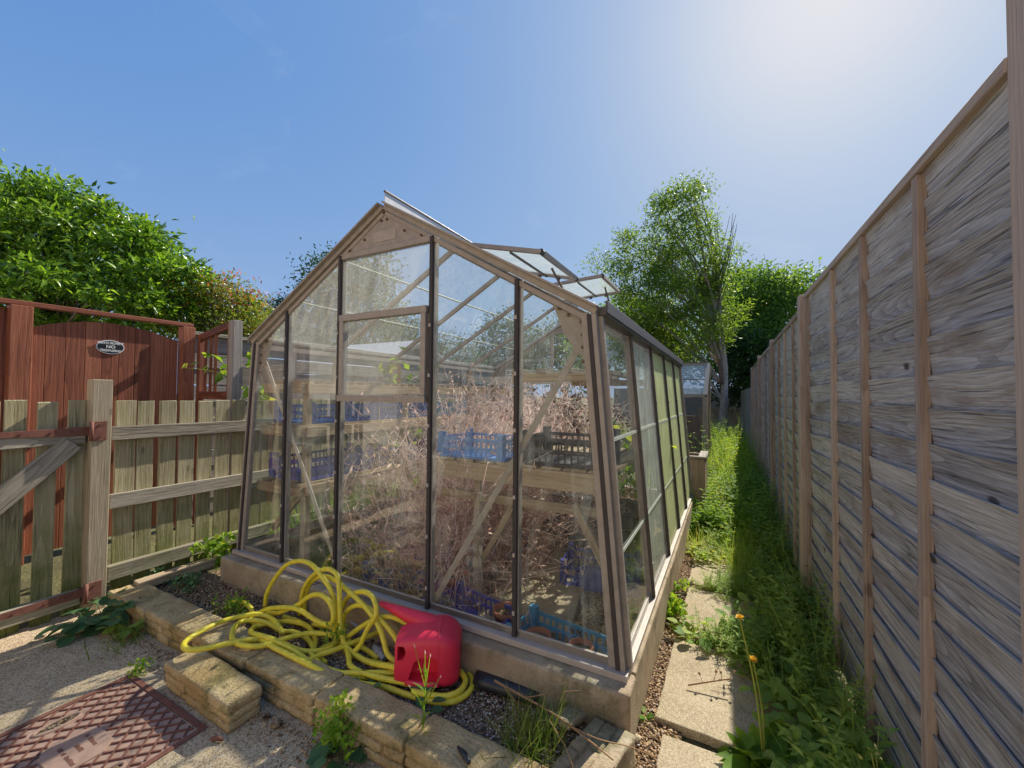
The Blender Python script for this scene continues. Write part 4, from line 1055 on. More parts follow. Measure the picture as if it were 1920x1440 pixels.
# dead, dried-out plants
st, lf = Leaves(), Leaves()
k = 2300
P = np.stack([np.clip(rng.normal(-.22, .30, k), -.68, .42), np.where(rng.random(k) < .12, rng.uniform(.3, .9, k), rng.uniform(.9, 2.6, k)), np.full(k, GZ)], 1)
stems(st, P, rdir(k, 1.6, .5), rng.uniform(.75, 1.6, k), 9, .0062, .34, rng.uniform(.1, .9, k), .02, lf, .42, .045, .018, ((-.72, .14, GZ), (.95, 2.95, 1.25)))
k = 1500
P = np.stack([np.clip(rng.normal(-.05, .4, k), -.68, 1.0), rng.uniform(.9, 2.7, k), rng.uniform(.35, .95, k)], 1)
stems(st, P, rdir(k, .2, 1), rng.uniform(.2, .7, k), 8, .0045, .42, rng.uniform(.3, 1, k), .05, lf, .25, .03, .012, ((-.72, .2, GZ), (.98, 2.95, 1.25)))
leaf_mesh('dead_plants', [(st, T_STEM), (lf, T_LEAF)], M['dead']); tag(bpy.data.objects['dead_plants'], 'tangle of dead brown stems filling the middle of the greenhouse', None, None, 'stuff')
st, lf = Leaves(), Leaves(); k = 130
P = np.stack([rng.normal(.15, .32, k), rng.uniform(2.0, 2.9, k), rng.uniform(.4, .7, k)], 1)
stems(st, P, rdir(k, 1.0, .7), rng.uniform(.4, .7, k), 8, .004, .3, rng.uniform(0, .4, k), .02, lf, .95, .075, .045, ((-.9, .3, GZ), (.95, 2.95, 1.3)))
o = leaf_mesh('dead_climber', [(st, T_STEM), (lf, T_LEAF)], leafm('shrivelled_brown_leaves', [(.05, .025, .02), (.13, .065, .05), (.22, .12, .09)], .25, .8, .15, 1.2)); tag(o, 'shrivelled purple brown climber at the back of the greenhouse', None, None, 'stuff')
def vine(name, label, cat, base, ends, nl, L, W, mat, R0=.3, group=None, spread=.06, tmpl=None):
    t = thing(name, label, cat, base, 0, group)
    b = np.array(base); mb = MB(); lv = Leaves()
    for e in ends:
        e = np.array(e); mid = (b+e)/2+np.array([0, 0, .12])*np.linalg.norm(e-b)+rng.normal(0, .03, 3)
        pts = catmull([b, (b+mid)/2+rng.normal(0, .015, 3), mid, (mid+e)/2+rng.normal(0, .015, 3), e], 4)
        mb.tube(pts, np.linspace(.005, .002, len(pts)), 5)
        idx = rng.integers(3, len(pts), nl); Pp = pts[idx]+rng.normal(0, spread, (nl, 3))
        lv.add(Pp, rdir(nl, -.15), rdir(nl, 1.0), L*rng.uniform(.5, 1.2, nl), W*rng.uniform(.6, 1.2, nl), rng.uniform(0, 1, nl))
    mb.build('stem', M['stalk'], t, 0, True); leaf_mesh('foliage', [(lv, tmpl or T_LEAF)], mat, t).matrix_parent_inverse = t.matrix_world.inverted()
    return t
vine('climbing_plant', 'fresh green leafy plant behind the black crate in the greenhouse', 'plant', (.85, 1.9, GZ), [(.7, 1.7, .95), (.85, 1.8, .85), (1.0, 1.9, .75), (.6, 1.9, .9), (.8, 1.75, .7)], 24, .10, .085, M['weedbright'])
vine('shelf_plant', 'pale green leafy plant between the shelves of the left staging', 'plant', (-.85, .95, .456), [(-.75, .75, .72), (-.7, .9, .68), (-.75, 1.1, .72), (-.8, 1.25, .66)], 14, .075, .05, M['weedbright'])
vine('climbing_plant', 'bright leafy shoots behind the small hatch pane on the upper staging', 'plant', (-1.0, 1.1, 1.09), [(-.85, .9, 1.2), (-.9, 1.1, 1.24), (-.8, 1.25, 1.16)], 12, .085, .06, M['weedbright'])
vine('climbing_plant', 'green shoots growing over the slatted frame beside the greenhouse corner', 'plant', (-2.15, .75, .9), [tuple(onz(345, 690, 1.2)*0+ond(350, 690, 3.6)), tuple(ond(400, 665, 3.55)), tuple(ond(430, 690, 3.4)), tuple(ond(462, 668, 3.3)), tuple(ond(420, 700, 3.3)), tuple(ond(455, 745, 3.2)), tuple(ond(470, 655, 3.2))], 11, .11, .075, M['weedbright'], spread=.035)

# ================================================================== HOSE, CAN, PIPE
BZ = -.172
def hp(c): return 320+c[0]/3.31, 1020+c[1]/3.31
def arch_pts(cs, ya=None, yb=None, za=BZ+.012, zb=BZ+.012, lay=0.):
    """strand whose ends rest on the soil; the depth runs evenly from one end to the other"""
    q0, q1 = hp(cs[0]), hp(cs[-1])
    if ya is None: ya = float(onz(*q0, za)[1])
    if yb is None: yb = float(onz(*q1, zb)[1])
    out = []
    for i, c in enumerate(cs):
        f = i/(len(cs)-1); p = ony(*hp(c), ya+(yb-ya)*f); p[2] = max(p[2], BZ+.01); out.append(p)
    return out
def flat_pts(cs, z): return [onz(*hp(c), zz) for c, zz in zip(cs, z if hasattr(z, '__len__') else [z]*len(cs))]
z1_, z2_, z3_ = BZ+.012, BZ+.030, BZ+.05
strands = [
 arch_pts([(585, 395), (600, 300), (650, 210), (720, 130), (800, 105), (870, 125), (930, 190), (985, 270), (1015, 350), (1030, 450), (1020, 560)], -.17, -.20),
 arch_pts([(800, 490), (805, 380), (830, 270), (890, 190), (970, 155), (1030, 190), (1045, 270), (1050, 400), (1055, 520), (1080, 620), (1150, 690), (1250, 740), (1340, 755), (1430, 775)], -.13, -.28),
 arch_pts([(830, 480), (835, 330), (870, 240), (940, 200), (1030, 230), (1100, 290), (1180, 360), (1240, 430), (1290, 510), (1320, 590), (1345, 680), (1400, 740)], -.12, -.22),
 arch_pts([(560, 440), (660, 430), (740, 400), (800, 370), (860, 325), (930, 315), (985, 360), (1010, 430), (1000, 490), (950, 495), (880, 460), (800, 410), (730, 395), (620, 400), (540, 430)], -.22, -.25),
 arch_pts([(1065, 400), (1100, 330), (1180, 295), (1245, 320), (1275, 390), (1270, 450), (1220, 530), (1180, 620), (1140, 670)], -.13, -.24),
 arch_pts([(1075, 570), (1070, 480), (1100, 410), (1160, 380), (1230, 400), (1300, 470), (1370, 545), (1430, 640)], -.17, -.17),
 flat_pts([(690, 555), (660, 490), (600, 450), (530, 435), (430, 450), (320, 480), (210, 530), (110, 590), (80, 630), (110, 655), (200, 650), (320, 625), (450, 600), (560, 590), (650, 592)], [z2_, z2_+.01, -.125, -.115, -.11, -.105, -.10, -.098, -.095, -.095, -.10, -.105, -.11, -.125, z2_]),
 flat_pts([(380, 560), (400, 510), (450, 480), (540, 475), (620, 500), (690, 540), (760, 545), (850, 590), (905, 680), (960, 740)], [-.115, -.12, -.13, z3_, z2_, z2_, z1_, z1_, z1_, z1_]),
 flat_pts([(380, 560), (385, 590), (420, 620), (500, 635), (600, 625), (700, 590), (850, 555), (980, 560), (1030, 590), (1000, 640), (900, 665), (800, 660), (700, 620), (600, 580), (500, 550), (520, 515), (600, 495), (700, 480), (800, 490), (860, 520), (880, 560)], [-.115, -.115, -.113, -.113, -.118, z3_+.01, z3_, z3_, z2_, z2_, z2_, z2_+.01, z3_, z3_+.02, z3_, z2_, z2_, z2_, z2_, z1_, z1_]),
 flat_pts([(560, 590), (640, 640), (720, 680), (800, 720), (900, 770), (1000, 820), (1100, 845), (1200, 870), (1330, 890), (1450, 930), (1560, 962), (1660, 982), (1760, 975), (1850, 920), (1872, 850), (1830, 780), (1770, 745), (1680, 735)], [-.12, -.115, -.115, -.118, -.13, -.15]+[z1_]*12),
 flat_pts([(870, 680), (900, 720), (950, 765), (1050, 800), (1150, 800), (1260, 800), (1440, 800)], z2_),
 flat_pts([(700, 450), (790, 480), (860, 520), (900, 600), (880, 680), (960, 640), (1040, 620), (1120, 680), (1240, 730), (1440, 760)], z1_),
 flat_pts([(370, 362), (440, 360), (490, 390), (508, 430), (500, 470), (540, 520)], [BZ+.005, z2_, z2_, z1_, z1_, z1_]),
 arch_pts([(1080, 590), (1160, 530), (1260, 470), (1360, 450), (1460, 490), (1560, 560)], -.20, -.10),
 flat_pts([(1090, 640), (1105, 700), (1115, 755), (1170, 790), (1300, 830), (1400, 850), (1500, 870)], z2_),
 flat_pts([(880, 500), (1000, 520), (1100, 600), (1200, 650), (1290, 710)], z1_),
 flat_pts([(1500, 915), (1600, 935), (1700, 945), (1790, 915), (1830, 850), (1800, 790)], z2_),
 flat_pts([(830, 740), (920, 690), (1010, 660), (1060, 640), (1160, 600), (1260, 560), (1340, 520)], z2_+.01),
 flat_pts([(640, 600), (760, 660), (840, 720), (940, 800), (1050, 850), (1140, 830), (1250, 825), (1460, 840)], [-.11, -.12, -.13, z1_, z1_, z1_, z1_, z1_]),
]
mb = MB()
for s_ in strands: mb.tube(catmull(s_, 7), .0113, 10)
o = mb.build('garden_hose', M['hose'], None, 0, True); tag(o, 'tangled yellow garden hose heaped over the raised bed and its wall', 'hose')
a, b = onz(*hp((1265, 640)), BZ+.02), onz(*hp((1330, 720)), BZ+.02); d_ = (b-a)
cn = thing('hose_connector', 'grey plastic hose connector lying among the yellow coils', 'connector', tuple(a))
MB().tube([a, a+d_*.3, a+d_*.3, a+d_*.55, a+d_*.55, b], [.014, .014, .019, .019, .013, .013], 14).build('body', M['greyp'], cn, .001, True)
MB().tube([b, b+d_*.18], [.016, .016], 14).build('collar', M['blackp'], cn, .001, True)
a, b = onz(*hp((1100, 455)), BZ+.05), onz(*hp((1200, 550)), BZ+.02)
o = MB().tube([a, b], .012, 10).tube([b-(b-a)*.12, b], .016, 10).build('hose_nozzle', M['greyp'], None, 0, True); tag(o, 'grey hose nozzle leaning behind the loops, against the kerb', 'nozzle')

# watering can lying on its side: local X along the body (mouth at x=0, base at x=1), Z up, Y away from the viewer
pm, pb = onz(729, 1287, BZ+.012), onz(842, 1287, BZ+.004)
pm[1] += .065; pb[1] += .065; pm[0] -= .012
ax = N([pb[0]-pm[0], (pb[1]-pm[1]), 0]); ay = np.array([-ax[1], ax[0], 0])
LC = .258
def CL(x, y, z): return pm+ax*x+ay*y+np.array([0, 0, z])
secs = [(.0, .176, .066, .088), (.012, .182, .072, .091), (.05, .192, .084, .096), (.10, .206, .096, .103), (.15, .214, .102, .107), (.20, .210, .102, .105), (.232, .190, .094, .098), (.250, .164, .078, .094), (LC, .14, .06, .092)]
def canring(x, h, wy, zc, n=36, sc=1.):
    out = []
    for j in range(n):
        q = 2*math.pi*j/n; c, s = math.cos(q), math.sin(q); e = .38
        out.append((x, wy*sc*math.copysign(abs(c)**e, c), zc+h*.5*sc*math.copysign(abs(s)**e, s)))
    return out
bm = bmesh.new(); rings = []
for sx in secs: rings.append([bm.verts.new(p) for p in canring(*sx)])
for r0, r1 in zip(rings[:-1], rings[1:]):
    for j in range(36): bm.faces.new((r0[j], r0[(j+1) % 36], r1[(j+1) % 36], r1[j]))
bm.faces.new(rings[0][::-1]); bm.faces.new(rings[-1])
bmesh.ops.recalc_face_normals(bm, faces=bm.faces)
me = bpy.data.meshes.new('body'); bm.to_mesh(me); bm.free()
def tmp_obj(me):
    o = bpy.data.objects.new('cutter', me); C.objects.link(o); return o
def boxmesh(pts, dy0, dy1, bev=.012):
    bm = bmesh.new(); lo = [bm.verts.new((x, dy0, z)) for x, z in pts]; hi = [bm.verts.new((x, dy1, z)) for x, z in pts]; n = len(pts)
    bm.faces.new(lo); bm.faces.new(hi[::-1])
    for i in range(n): bm.faces.new((lo[i], lo[(i+1) % n], hi[(i+1) % n], hi[i]))
    bmesh.ops.recalc_face_normals(bm, faces=bm.faces)
    if bev: bmesh.ops.bevel(bm, geom=[e for e in bm.edges if abs(e.verts[0].co.y-e.verts[1].co.y) > .01], offset=bev, segments=4, affect='EDGES', profile=.5)
    m_ = bpy.data.meshes.new('cutter'); bm.to_mesh(m_); bm.free(); return m_
body = tmp_obj(me); cut = []
cut.append(boxmesh([(.012, .106), (.036, .112), (.048, .140), (.040, .163), (.012, .160)], -.2, .2, .004))          # hole behind the mouth handle
cut.append(boxmesh([(.056, .034), (.172, .034), (.182, .118), (.165, .132), (.110, .130), (.082, .112)], -.2, -.034, .006))        # recess of the side grip
cm = bpy.data.meshes.new('cutter'); bm = bmesh.new()                                                                   # filling mouth
r0 = [bm.verts.new((-.02, .054*math.cos(q), .054+.042*math.sin(q))) for q in np.linspace(0, 6.2832, 24, endpoint=False)]
r1 = [bm.verts.new((.050, .050*math.cos(q), .056+.04*math.sin(q))) for q in np.linspace(0, 6.2832, 24, endpoint=False)]
for j in range(24): bm.faces.new((r0[j], r0[(j+1) % 24], r1[(j+1) % 24], r1[j]))
bm.faces.new(r0[::-1]); bm.faces.new(r1); bmesh.ops.recalc_face_normals(bm, faces=bm.faces); bm.to_mesh(cm); bm.free(); cut.append(cm)
cobs = []
for c_ in cut:
    co = tmp_obj(c_); cobs.append(co); md = body.modifiers.new('b', 'BOOLEAN'); md.operation = 'DIFFERENCE'; md.object = co; md.solver = 'EXACT'
dg = bpy.context.evaluated_depsgraph_get(); mfin = bpy.data.meshes.new_from_object(body.evaluated_get(dg))
for o_ in [body]+cobs: bpy.data.objects.remove(o_)
wc = thing('watering_can', 'red plastic watering can tipped on its side against the yellow hose', 'watering can', tuple(pm))
mt = Matrix(((ax[0], ay[0], 0, pm[0]), (ax[1], ay[1], 0, pm[1]), (0, 0, 1, pm[2]), (0, 0, 0, 1)))
mfin.transform(mt); mfin.name = 'body'; mfin.materials.clear()
ob = link('body', mfin, M['can'], wc)
bv = ob.modifiers.new('bevel', 'BEVEL'); bv.width = .004; bv.segments = 3; bv.limit_method = 'ANGLE'; bv.angle_limit = R(50)
mfin.polygons.foreach_set('use_smooth', np.ones(len(mfin.polygons), bool)); 
bm = bmesh.new(); bm.from_mesh(mfin)
for e in bm.edges:
    if len(e.link_faces) == 2 and e.calc_face_angle(0) > R(40): e.smooth = False
bm.to_mesh(mfin); bm.free()
ring = [CL(*p) for p in canring(.178, .2135, .1022, .1065, 40)]
MB().tube([*ring, ring[0]], .0016, 6, False).build('moulded_seam', M['can'], wc, 0, True)
lip = [CL(-.001, .055*math.cos(q), .053+.043*math.sin(q)) for q in np.linspace(0, 6.2832, 28, endpoint=False)]
MB().tube([*lip, lip[0]], .0038, 8, False).build('filler_lip', M['can'], wc, 0, True)
s0 = CL(.125, .045, .178); tip = ony(714, 1131, float(s0[1])+.01); 
sp_pts = [CL(.175, .03, .135), s0, s0*.55+tip*.45+np.array([0, 0, .002]), tip]
MB().tube(catmull(sp_pts, 6), np.linspace(.062, .011, 19), 20).build('spout', M['can'], wc, .002, True)
MB().tube([CL(.050, -.082, .030), CL(.085, -.092, .030), CL(.14, -.099, .029), CL(.182, -.099, .030)], [.011, .010, .010, .011], 12).build('grip', M['can'], wc, 0, True)

a, b = onz(893, 1266, BZ+.035), onz(1012, 1300, BZ+.035); a[1] -= .0; 
P = np.linspace(a, b, 6); o = MB()
n = 14
V, Fa, U = [], [], []
dpi = N(b-a); sdv = N(np.cross(dpi, (0, 0, 1)))
for i, p in enumerate(P):
    for rr in (.036, .032):
        for j in range(n+1):
            q = math.pi*(.02+.96*j/n)-.25; V.append(p+sdv*rr*math.cos(q)*1.0+np.array([0, 0, 1])*rr*(math.sin(q))-np.array([0, 0, .02]))
m2 = 2*(n+1)
for i in range(5):
    for j in range(n):
        for k0 in (0, n+1): Fa.append((i*m2+k0+j, i*m2+k0+j+1, (i+1)*m2+k0+j+1, (i+1)*m2+k0+j)); U.append([(0, 0)]*4)
    for j in (0, n): Fa.append((i*m2+j, (i+1)*m2+j, (i+1)*m2+n+1+j, i*m2+n+1+j)); U.append([(0, 0)]*4)
for i in (0, 5):
    for j in range(n): Fa.append((i*m2+j, i*m2+j+1, i*m2+n+2+j, i*m2+n+1+j)); U.append([(0, 0)]*4)
o.add(V, Fa, U); o = o.build('gutter_offcut', M['blackp'], None, 0, True); tag(o, 'short black half round gutter lying against the kerb', 'gutter piece')
a, b = onz(880, 1432, -.125), onz(858, 1400, -.122)
o = MB().tube(catmull([a, a*.6+b*.4+np.array([.004, 0, .003]), b], 4), [.005, .008, .008, .008, .009, .009, .008, .006, .004], 8).build('dark_stick', M['blackp'], None, 0, True); tag(o, 'short black stick lying on the bed wall', 'stick')
a, b = onz(395, 1385, GZ+.01), onz(418, 1387, GZ+.01)
o = MB().tube([a, (a+b)/2+np.array([0, 0, .004]), b], [.005, .008, .005], 8).build('bark_piece', M['rust'], None, 0, True); tag(o, 'rusty brown bit of bark on the concrete beside the loose block', 'bark')
for q, r_, lb in (((520, 1358), .022, 'brown lump of soil behind the loose block'), ((500, 1344), .016, 'small dark clod beside the loose block'), ((1192, 1385), .020, 'white chalky pebble at the corner of the gravel strip')):
    p = onz(*q, GZ+.008); bm = bmesh.new(); bmesh.ops.create_icosphere(bm, subdivisions=2, radius=r_)
    for v_ in bm.verts: v_.co *= random.uniform(.75, 1.1); v_.co.z *= .7
    me = bpy.data.meshes.new('clod'); bm.to_mesh(me); bm.free(); o = link('clod', me, M['slab'] if 'white' in lb else M['soil'], smooth=False); o.location = p; tag(o, lb, 'stone' if 'white' in lb else 'clod')

# ================================================================== SMALL PLANTS
def plant_obj(name, label, cat, base, parts, mat, group=None):
    t = thing(name, label, cat, tuple(base), 0, group)
    o = leaf_mesh('foliage', parts, mat, t); o.matrix_parent_inverse = t.matrix_world.inverted(); return t
def rosette(lv, st, base, n, L, W, lift=.5, stemL=.4, jit=1.):
    """leaves on stalks spreading out from one base"""
    base = np.asarray(base, float)
    for i in range(n):
        q = rng.uniform(0, 6.28); up = rng.uniform(.2, 1.)*lift
        d = N([math.cos(q), math.sin(q), up*2]); l = L*rng.uniform(.6, 1.15)
        s = rng.uniform(.3, 1.)*stemL; e = base+d*s
        st.add(base, d, rng.normal(size=3), s, .004, .6)
        d2 = N([d[0], d[1], rng.uniform(-.35, .45)]); lv.add(e, d2, N([-d2[0]*.5+rng.normal(0, .2), -d2[1]*.5+rng.normal(0, .2), 1]), l, W*rng.uniform(.7, 1.1)*l/L, rng.uniform(.1, .8))
def herb(lv, st, base, h, nn, L, W, lean=.15, whorl=2, droop=.1, col=(0, 1), up=.35):
    base = np.asarray(base, float); d = N(np.array([rng.normal(0, lean), rng.normal(0, lean), 1])); p = base.copy(); q = rng.uniform(0, 6.28); c0 = rng.uniform(*col)
    for i in range(nn):
        l = h/nn; st.add(p, d, rng.normal(size=3), l*1.05, .0035*(1-.5*i/nn)+.0008, .4*c0); p = p+d*l
        d = N(d+rng.normal(0, .07, 3)+np.array([0, 0, -droop*.1])); f = 1-.55*(i/nn); q += 1.57 if whorl == 2 else 2.4
        for w_ in range(whorl):
            qq = q+w_*6.2832/whorl+rng.normal(0, .25); dd = N(np.array([math.cos(qq), math.sin(qq), up+rng.normal(0, .2)]))
            lv.add(p, dd, N(np.array([-dd[0]*.4, -dd[1]*.4, 1])+rng.normal(0, .25, 3)), L*f*rng.uniform(.7, 1.2), W*f*rng.uniform(.8, 1.2), np.clip(c0+rng.normal(0, .12), 0, 1))
def tuft(lv, base, n, L, W, spread=.03, lean=.5, col=(0, .8)):
    P = np.asarray(base, float)+np.concatenate([rng.normal(0, spread, (n, 2)), np.zeros((n, 1))], 1)
    D = np.concatenate([rng.normal(0, lean, (n, 2)), np.ones((n, 1))], 1)
    lv.add(P, D, rdir(n, .1)*1.0+np.array([0, 0, .2]), L*rng.uniform(.4, 1.15, n), W*rng.uniform(.6, 1.2, n), rng.uniform(*col, n))

def roundweed(px, py, n, L, W, name, label, mat, z=GZ, lift=.5, stemL=.10):
    lv, st = Leaves(), Leaves(); b = onz(px, py, z)
    for k in range(max(1, n//9)): rosette(lv, st, b+np.array([rng.normal(0, .045), rng.normal(0, .045), 0]), 9, L, W, lift, stemL)
    return plant_obj(name, label, 'weed', b, [(lv, T_ROUND), (st, T_STEM)], mat, 'weeds around the raised bed')
roundweed(185, 1172, 54, .085, .08, 'round_leaved_weed', 'round leaved weed in the shade beside the gate post', M['bluegreen'], GZ, .55, .16)
roundweed(232, 1190, 27, .06, .055, 'round_leaved_weed', 'leafy weed growing at the left corner of the bed wall', M['weed'], GZ, .6, .12)
lv, st = Leaves(), Leaves(); b = onz(235, 1205, GZ)
tuft(lv, b, 60, .14, .005, .05, .6); plant_obj('grass_tuft', 'thin grass tuft under the corner of the bed wall', 'grass tuft', b, [(lv, T_BLADE)], M['grass'], 'grass tufts')
# bright parsley-like weed in front of the wall
def parsley(b, n, hgt, name, label, mat, spread=.06, leaf=.022):
    lv, st = Leaves(), Leaves(); b = np.asarray(b, float)
    for i in range(n):
        d = N([rng.normal(0, .38), rng.normal(0, .25), 1]); h = hgt*rng.uniform(.35, 1.1); e = b+d*h+np.array([rng.normal(0, spread), rng.normal(0, spread*.7), 0])
        st.add(b, e-b, rng.normal(size=3), np.linalg.norm(e-b), .003, .5)
        k = 14; lv.add(e+rng.normal(0, .018, (k, 3)), rdir(k, .1), rdir(k, 1.3), leaf*rng.uniform(.6, 1.2, k), leaf*.8, np.clip(rng.uniform(.3, 1, k)*(.5+.5*h/hgt), 0, 1))
    return plant_obj(name, label, 'weed', b, [(lv, T_ROUND), (st, T_STEM)], mat, 'weeds around the raised bed')
parsley(onz(632, 1412, GZ), 24, .155, 'parsley_weed', 'bright yellow green parsley like weed in front of the bed wall', M['weedbright'], .028, .019)
roundweed(612, 1432, 18, .075, .07, 'round_leaved_weed', 'dark round leaves under the parsley like weed', M['bluegreen'], GZ, .5, .09)
roundweed(668, 1418, 14, .075, .07, 'round_leaved_weed', 'dark round leaves close to the wall face, right of the parsley like weed', M['bluegreen'], GZ, .6, .10)
roundweed(792, 1440, 16, .07, .058, 'round_leaved_weed', 'low leaves at the foot of the tall willowherb stalk', M['weed'], GZ, .7, .10)
# willowherb
lv, st, fl = Leaves(), Leaves(), Leaves(); b = onz(788, 1432, GZ)
top = ony(800, 1255, float(b[1]))
d = top-b; 
for i in range(16):
    p = b+d*(i/16); st.add(p, d, (0, 1, 0), np.linalg.norm(d)/15, .006, .4)
    if i > 3:
        q = i*2.4; dd = N([math.cos(q), math.sin(q)*.6, .9]); lv.add(p, dd, N([-dd[0], -dd[1], 1]), .055*rng.uniform(.7, 1.1), .011, rng.uniform(.3, .9))
for q, l in (((778, 1216), 1), ((797, 1228), 1), ((806, 1233), 1), ((824, 1272), .7), ((770, 1290), .6), ((815, 1290), .6)):
    e = ony(*q, float(b[1])+rng.normal(0, .015)); s0 = b+d*(.62 if l < 1 else .8); st.add(s0, e-s0, (0, 1, 0), np.linalg.norm(e-s0), .004, .7); fl.add(e, e-s0, (0, 1, 0), .018, .006, .9)
t = plant_obj('willowherb', 'tall thin willowherb stalk with seed pods in front of the watering can', 'weed', b, [(lv, T_LANCE), (st, T_STEM)], M['weedbright'], 'weeds around the raised bed')
o = leaf_mesh('pod', [(fl, T_LEAF)], M['dead'], t); o.matrix_parent_inverse = t.matrix_world.inverted()
roundweed(700, 1290, 16, .05, .045, 'round_leaved_weed', 'dark leaves between the hose and bed wall in front of the can', M['bluegreen'], BZ, .5, .06)
roundweed(815, 1335, 18, .05, .045, 'round_leaved_weed', 'blue green leaves trailing behind the wall below the can', M['bluegreen'], BZ, .3, .07)
parsley(onz(440, 1150, BZ), 10, .06, 'parsley_weed', 'small bright seedlings beside the far end of the hose', M['weedbright'], .03, .018)
parsley(onz(355, 1100, BZ), 10, .04, 'parsley_weed', 'dark low seedlings near the left end of the bed', M['bluegreen'], .05, .022)
parsley(onz(425, 1060, BZ), 10, .06, 'parsley_weed', 'little weed at the left corner of the kerb', M['weed'], .04, .024)
parsley(onz(265, 1262, GZ), 6, .03, 'parsley_weed', 'tiny bright sprig on the concrete by the drain cover', M['weedbright'], .018, .016)
parsley(onz(620, 1230, BZ), 6, .12, 'parsley_weed', 'thin pale sprigs growing up through the hose coils', M['weedbright'], .03, .014)
parsley((PX+.16, .02, GZ+.04), 16, .20, 'parsley_weed', 'leafy weed climbing the bottom rail of the picket fence', M['weedbright'], .07, .035)
parsley((PX+.14, .5, GZ+.02), 18, .16, 'parsley_weed', 'fresh green weeds between the picket fence and greenhouse corner', M['weedbright'], .08, .035)
parsley((PX+.12, -.28, GZ+.02), 14, .07, 'parsley_weed', 'low pale weeds at the foot of the picket fence', M['bluegreen'], .08, .03)
# grass and dry stalks at the right end of the bed
lv = Leaves(); b = onz(1000, 1405, BZ)
tuft(lv, b, 260, .19, .0035, .05, .55, (0, .9)); tuft(lv, b+np.array([.02, .09, 0]), 70, .16, .003, .05, .6, (.3, 1))
plant_obj('grass_tuft', 'wispy grass tuft in the right corner of the raised bed', 'grass tuft', b, [(lv, T_BLADE)], M['grass'], 'grass tufts')
lv = Leaves(); b = onz(1022, 1285, BZ); tuft(lv, b, 9, .14, .010, .015, .25, (.2, .6)); plant_obj('grass_tuft', 'few broad grass blades standing at the end of the black gutter', 'grass tuft', b, [(lv, T_BLADE)], M['grass'], 'grass tufts')
mb = MB()
e = lambda px, py, z: onz(px, py, z)
mb.tube(catmull([e(927, 1276, -.05), e(985, 1308, -.07), e(1040, 1340, -.075), e(1100, 1385, -.07), e(1150, 1425, -.06)], 5), np.linspace(.0042, .002, 21), 6)
mb.tube(catmull([e(985, 1308, -.07), e(1040, 1300, -.06), e(1090, 1296, -.05), e(1130, 1312, -.08)], 5), np.linspace(.0025, .0012, 16), 5)
mb.tube(catmull([e(945, 1288, -.05), e(970, 1320, -.10), e(978, 1345, BZ)], 5), .0018, 5)
mb.tube(catmull([e(1060, 1356, -.075), e(1120, 1385, -.05), e(1180, 1400, -.10), e(1230, 1420, -.2)], 5), .0017, 5)
mb.tube(catmull([e(1030, 1350, -.075), e(1060, 1400, -.06), e(1075, 1440, -.09)], 5), .0018, 5)
o = mb.build('dry_stalk', M['drystalk'], None, 0, True); tag(o, 'long dry brown stalk lying across the right end of the bed', 'stalk')
# dandelion-like plant
lv, st = Leaves(), Leaves(); b = onz(1432, 1428, GZ)
for i in range(34):
    q = rng.uniform(0, 6.28); dd = N([math.cos(q), math.sin(q), rng.uniform(.05, .9)]); l = rng.uniform(.08, .16)
    lv.add(b+rng.normal(0, .02, 3)*np.array([1, 1, .3]), dd, N([-dd[0]*.5+rng.normal(0, .25), -dd[1]*.5+rng.normal(0, .25), 1]), l, l*.5, rng.uniform(.2, 1))
t = plant_obj('dandelion', 'tall yellow flowered dandelion rosette beside the path slab', 'dandelion', b, [(lv, T_ROUND)], M['weedbright'])
mb = MB()
hd = []
for q, yo in (((1387, 1160), -.02), ((1412, 1238), .0)):
    h_ = ony(*q, float(b[1])+yo); pts = catmull([b, b*.5+h_*.5+np.array([.012, 0, 0]), h_], 8); mb.tube(pts, np.linspace(.0042, .0028, len(pts)), 6); hd.append(h_)
mb.build('stalk', M['stalk'], t, 0, True)
fl = Leaves()
for h_ in hd:
    k = 46; q = rng.uniform(0, 6.28, k); D = np.stack([np.cos(q), np.sin(q), rng.uniform(.15, 1.6, k)], 1); fl.add(np.broadcast_to(h_, (k, 3)), D, np.broadcast_to([0, 0, 1.], (k, 3)), .017, .005, rng.uniform(0, 1, k))
o = leaf_mesh('flower', [(fl, T_LANCE)], M['yellowflower'], t); o.matrix_parent_inverse = t.matrix_world.inverted()
lv, st = Leaves(), Leaves(); b = onz(1395, 1440, GZ); rosette(lv, st, b, 16, .09, .06, .5, .05)
plant_obj('broad_leaved_weed', 'broad leaved weed at the bottom edge by the near path slab', 'weed', b, [(lv, T_LEAF), (st, T_STEM)], M['weedbright'], 'weeds around the raised bed')
roundweed(1190, 1375, 18, .03, .03, 'round_leaved_weed', 'small bright clover in the gravel near the log edging', M['weedbright'], GZ, .4, .03)
roundweed(1180, 1420, 18, .03, .03, 'round_leaved_weed', 'small bright weeds at the bottom edge of the gravel strip', M['weedbright'], GZ, .4, .03)
parsley(onz(1255, 1150, GZ), 26, .07, 'parsley_weed', 'bright green weed between the kerb and the third slab', M['weedbright'], .06, .028)
parsley(onz(1245, 1105, GZ), 16, .06, 'parsley_weed', 'second bright weed at the kerb farther along', M['weedbright'], .05, .028)
mb = MB()
a, b = onz(1290, 1285, GZ+.03), onz(1370, 1272, GZ+.07)
mb.tube([a, b], .003, 6)
for f, ox, oz in ((.35, -.012, .022), (.6, .008, .03), (.8, -.004, .016), (.98, .014, .02)):
    p = a+(b-a)*f; e_ = p+np.array([ox, .012, oz]); d_ = N(e_-p); mb.tube([p, e_], .0012, 5).tube([e_, e_+d_*.004, e_+d_*.009, e_+d_*.012], [.002, .0055, .005, .001], 8)
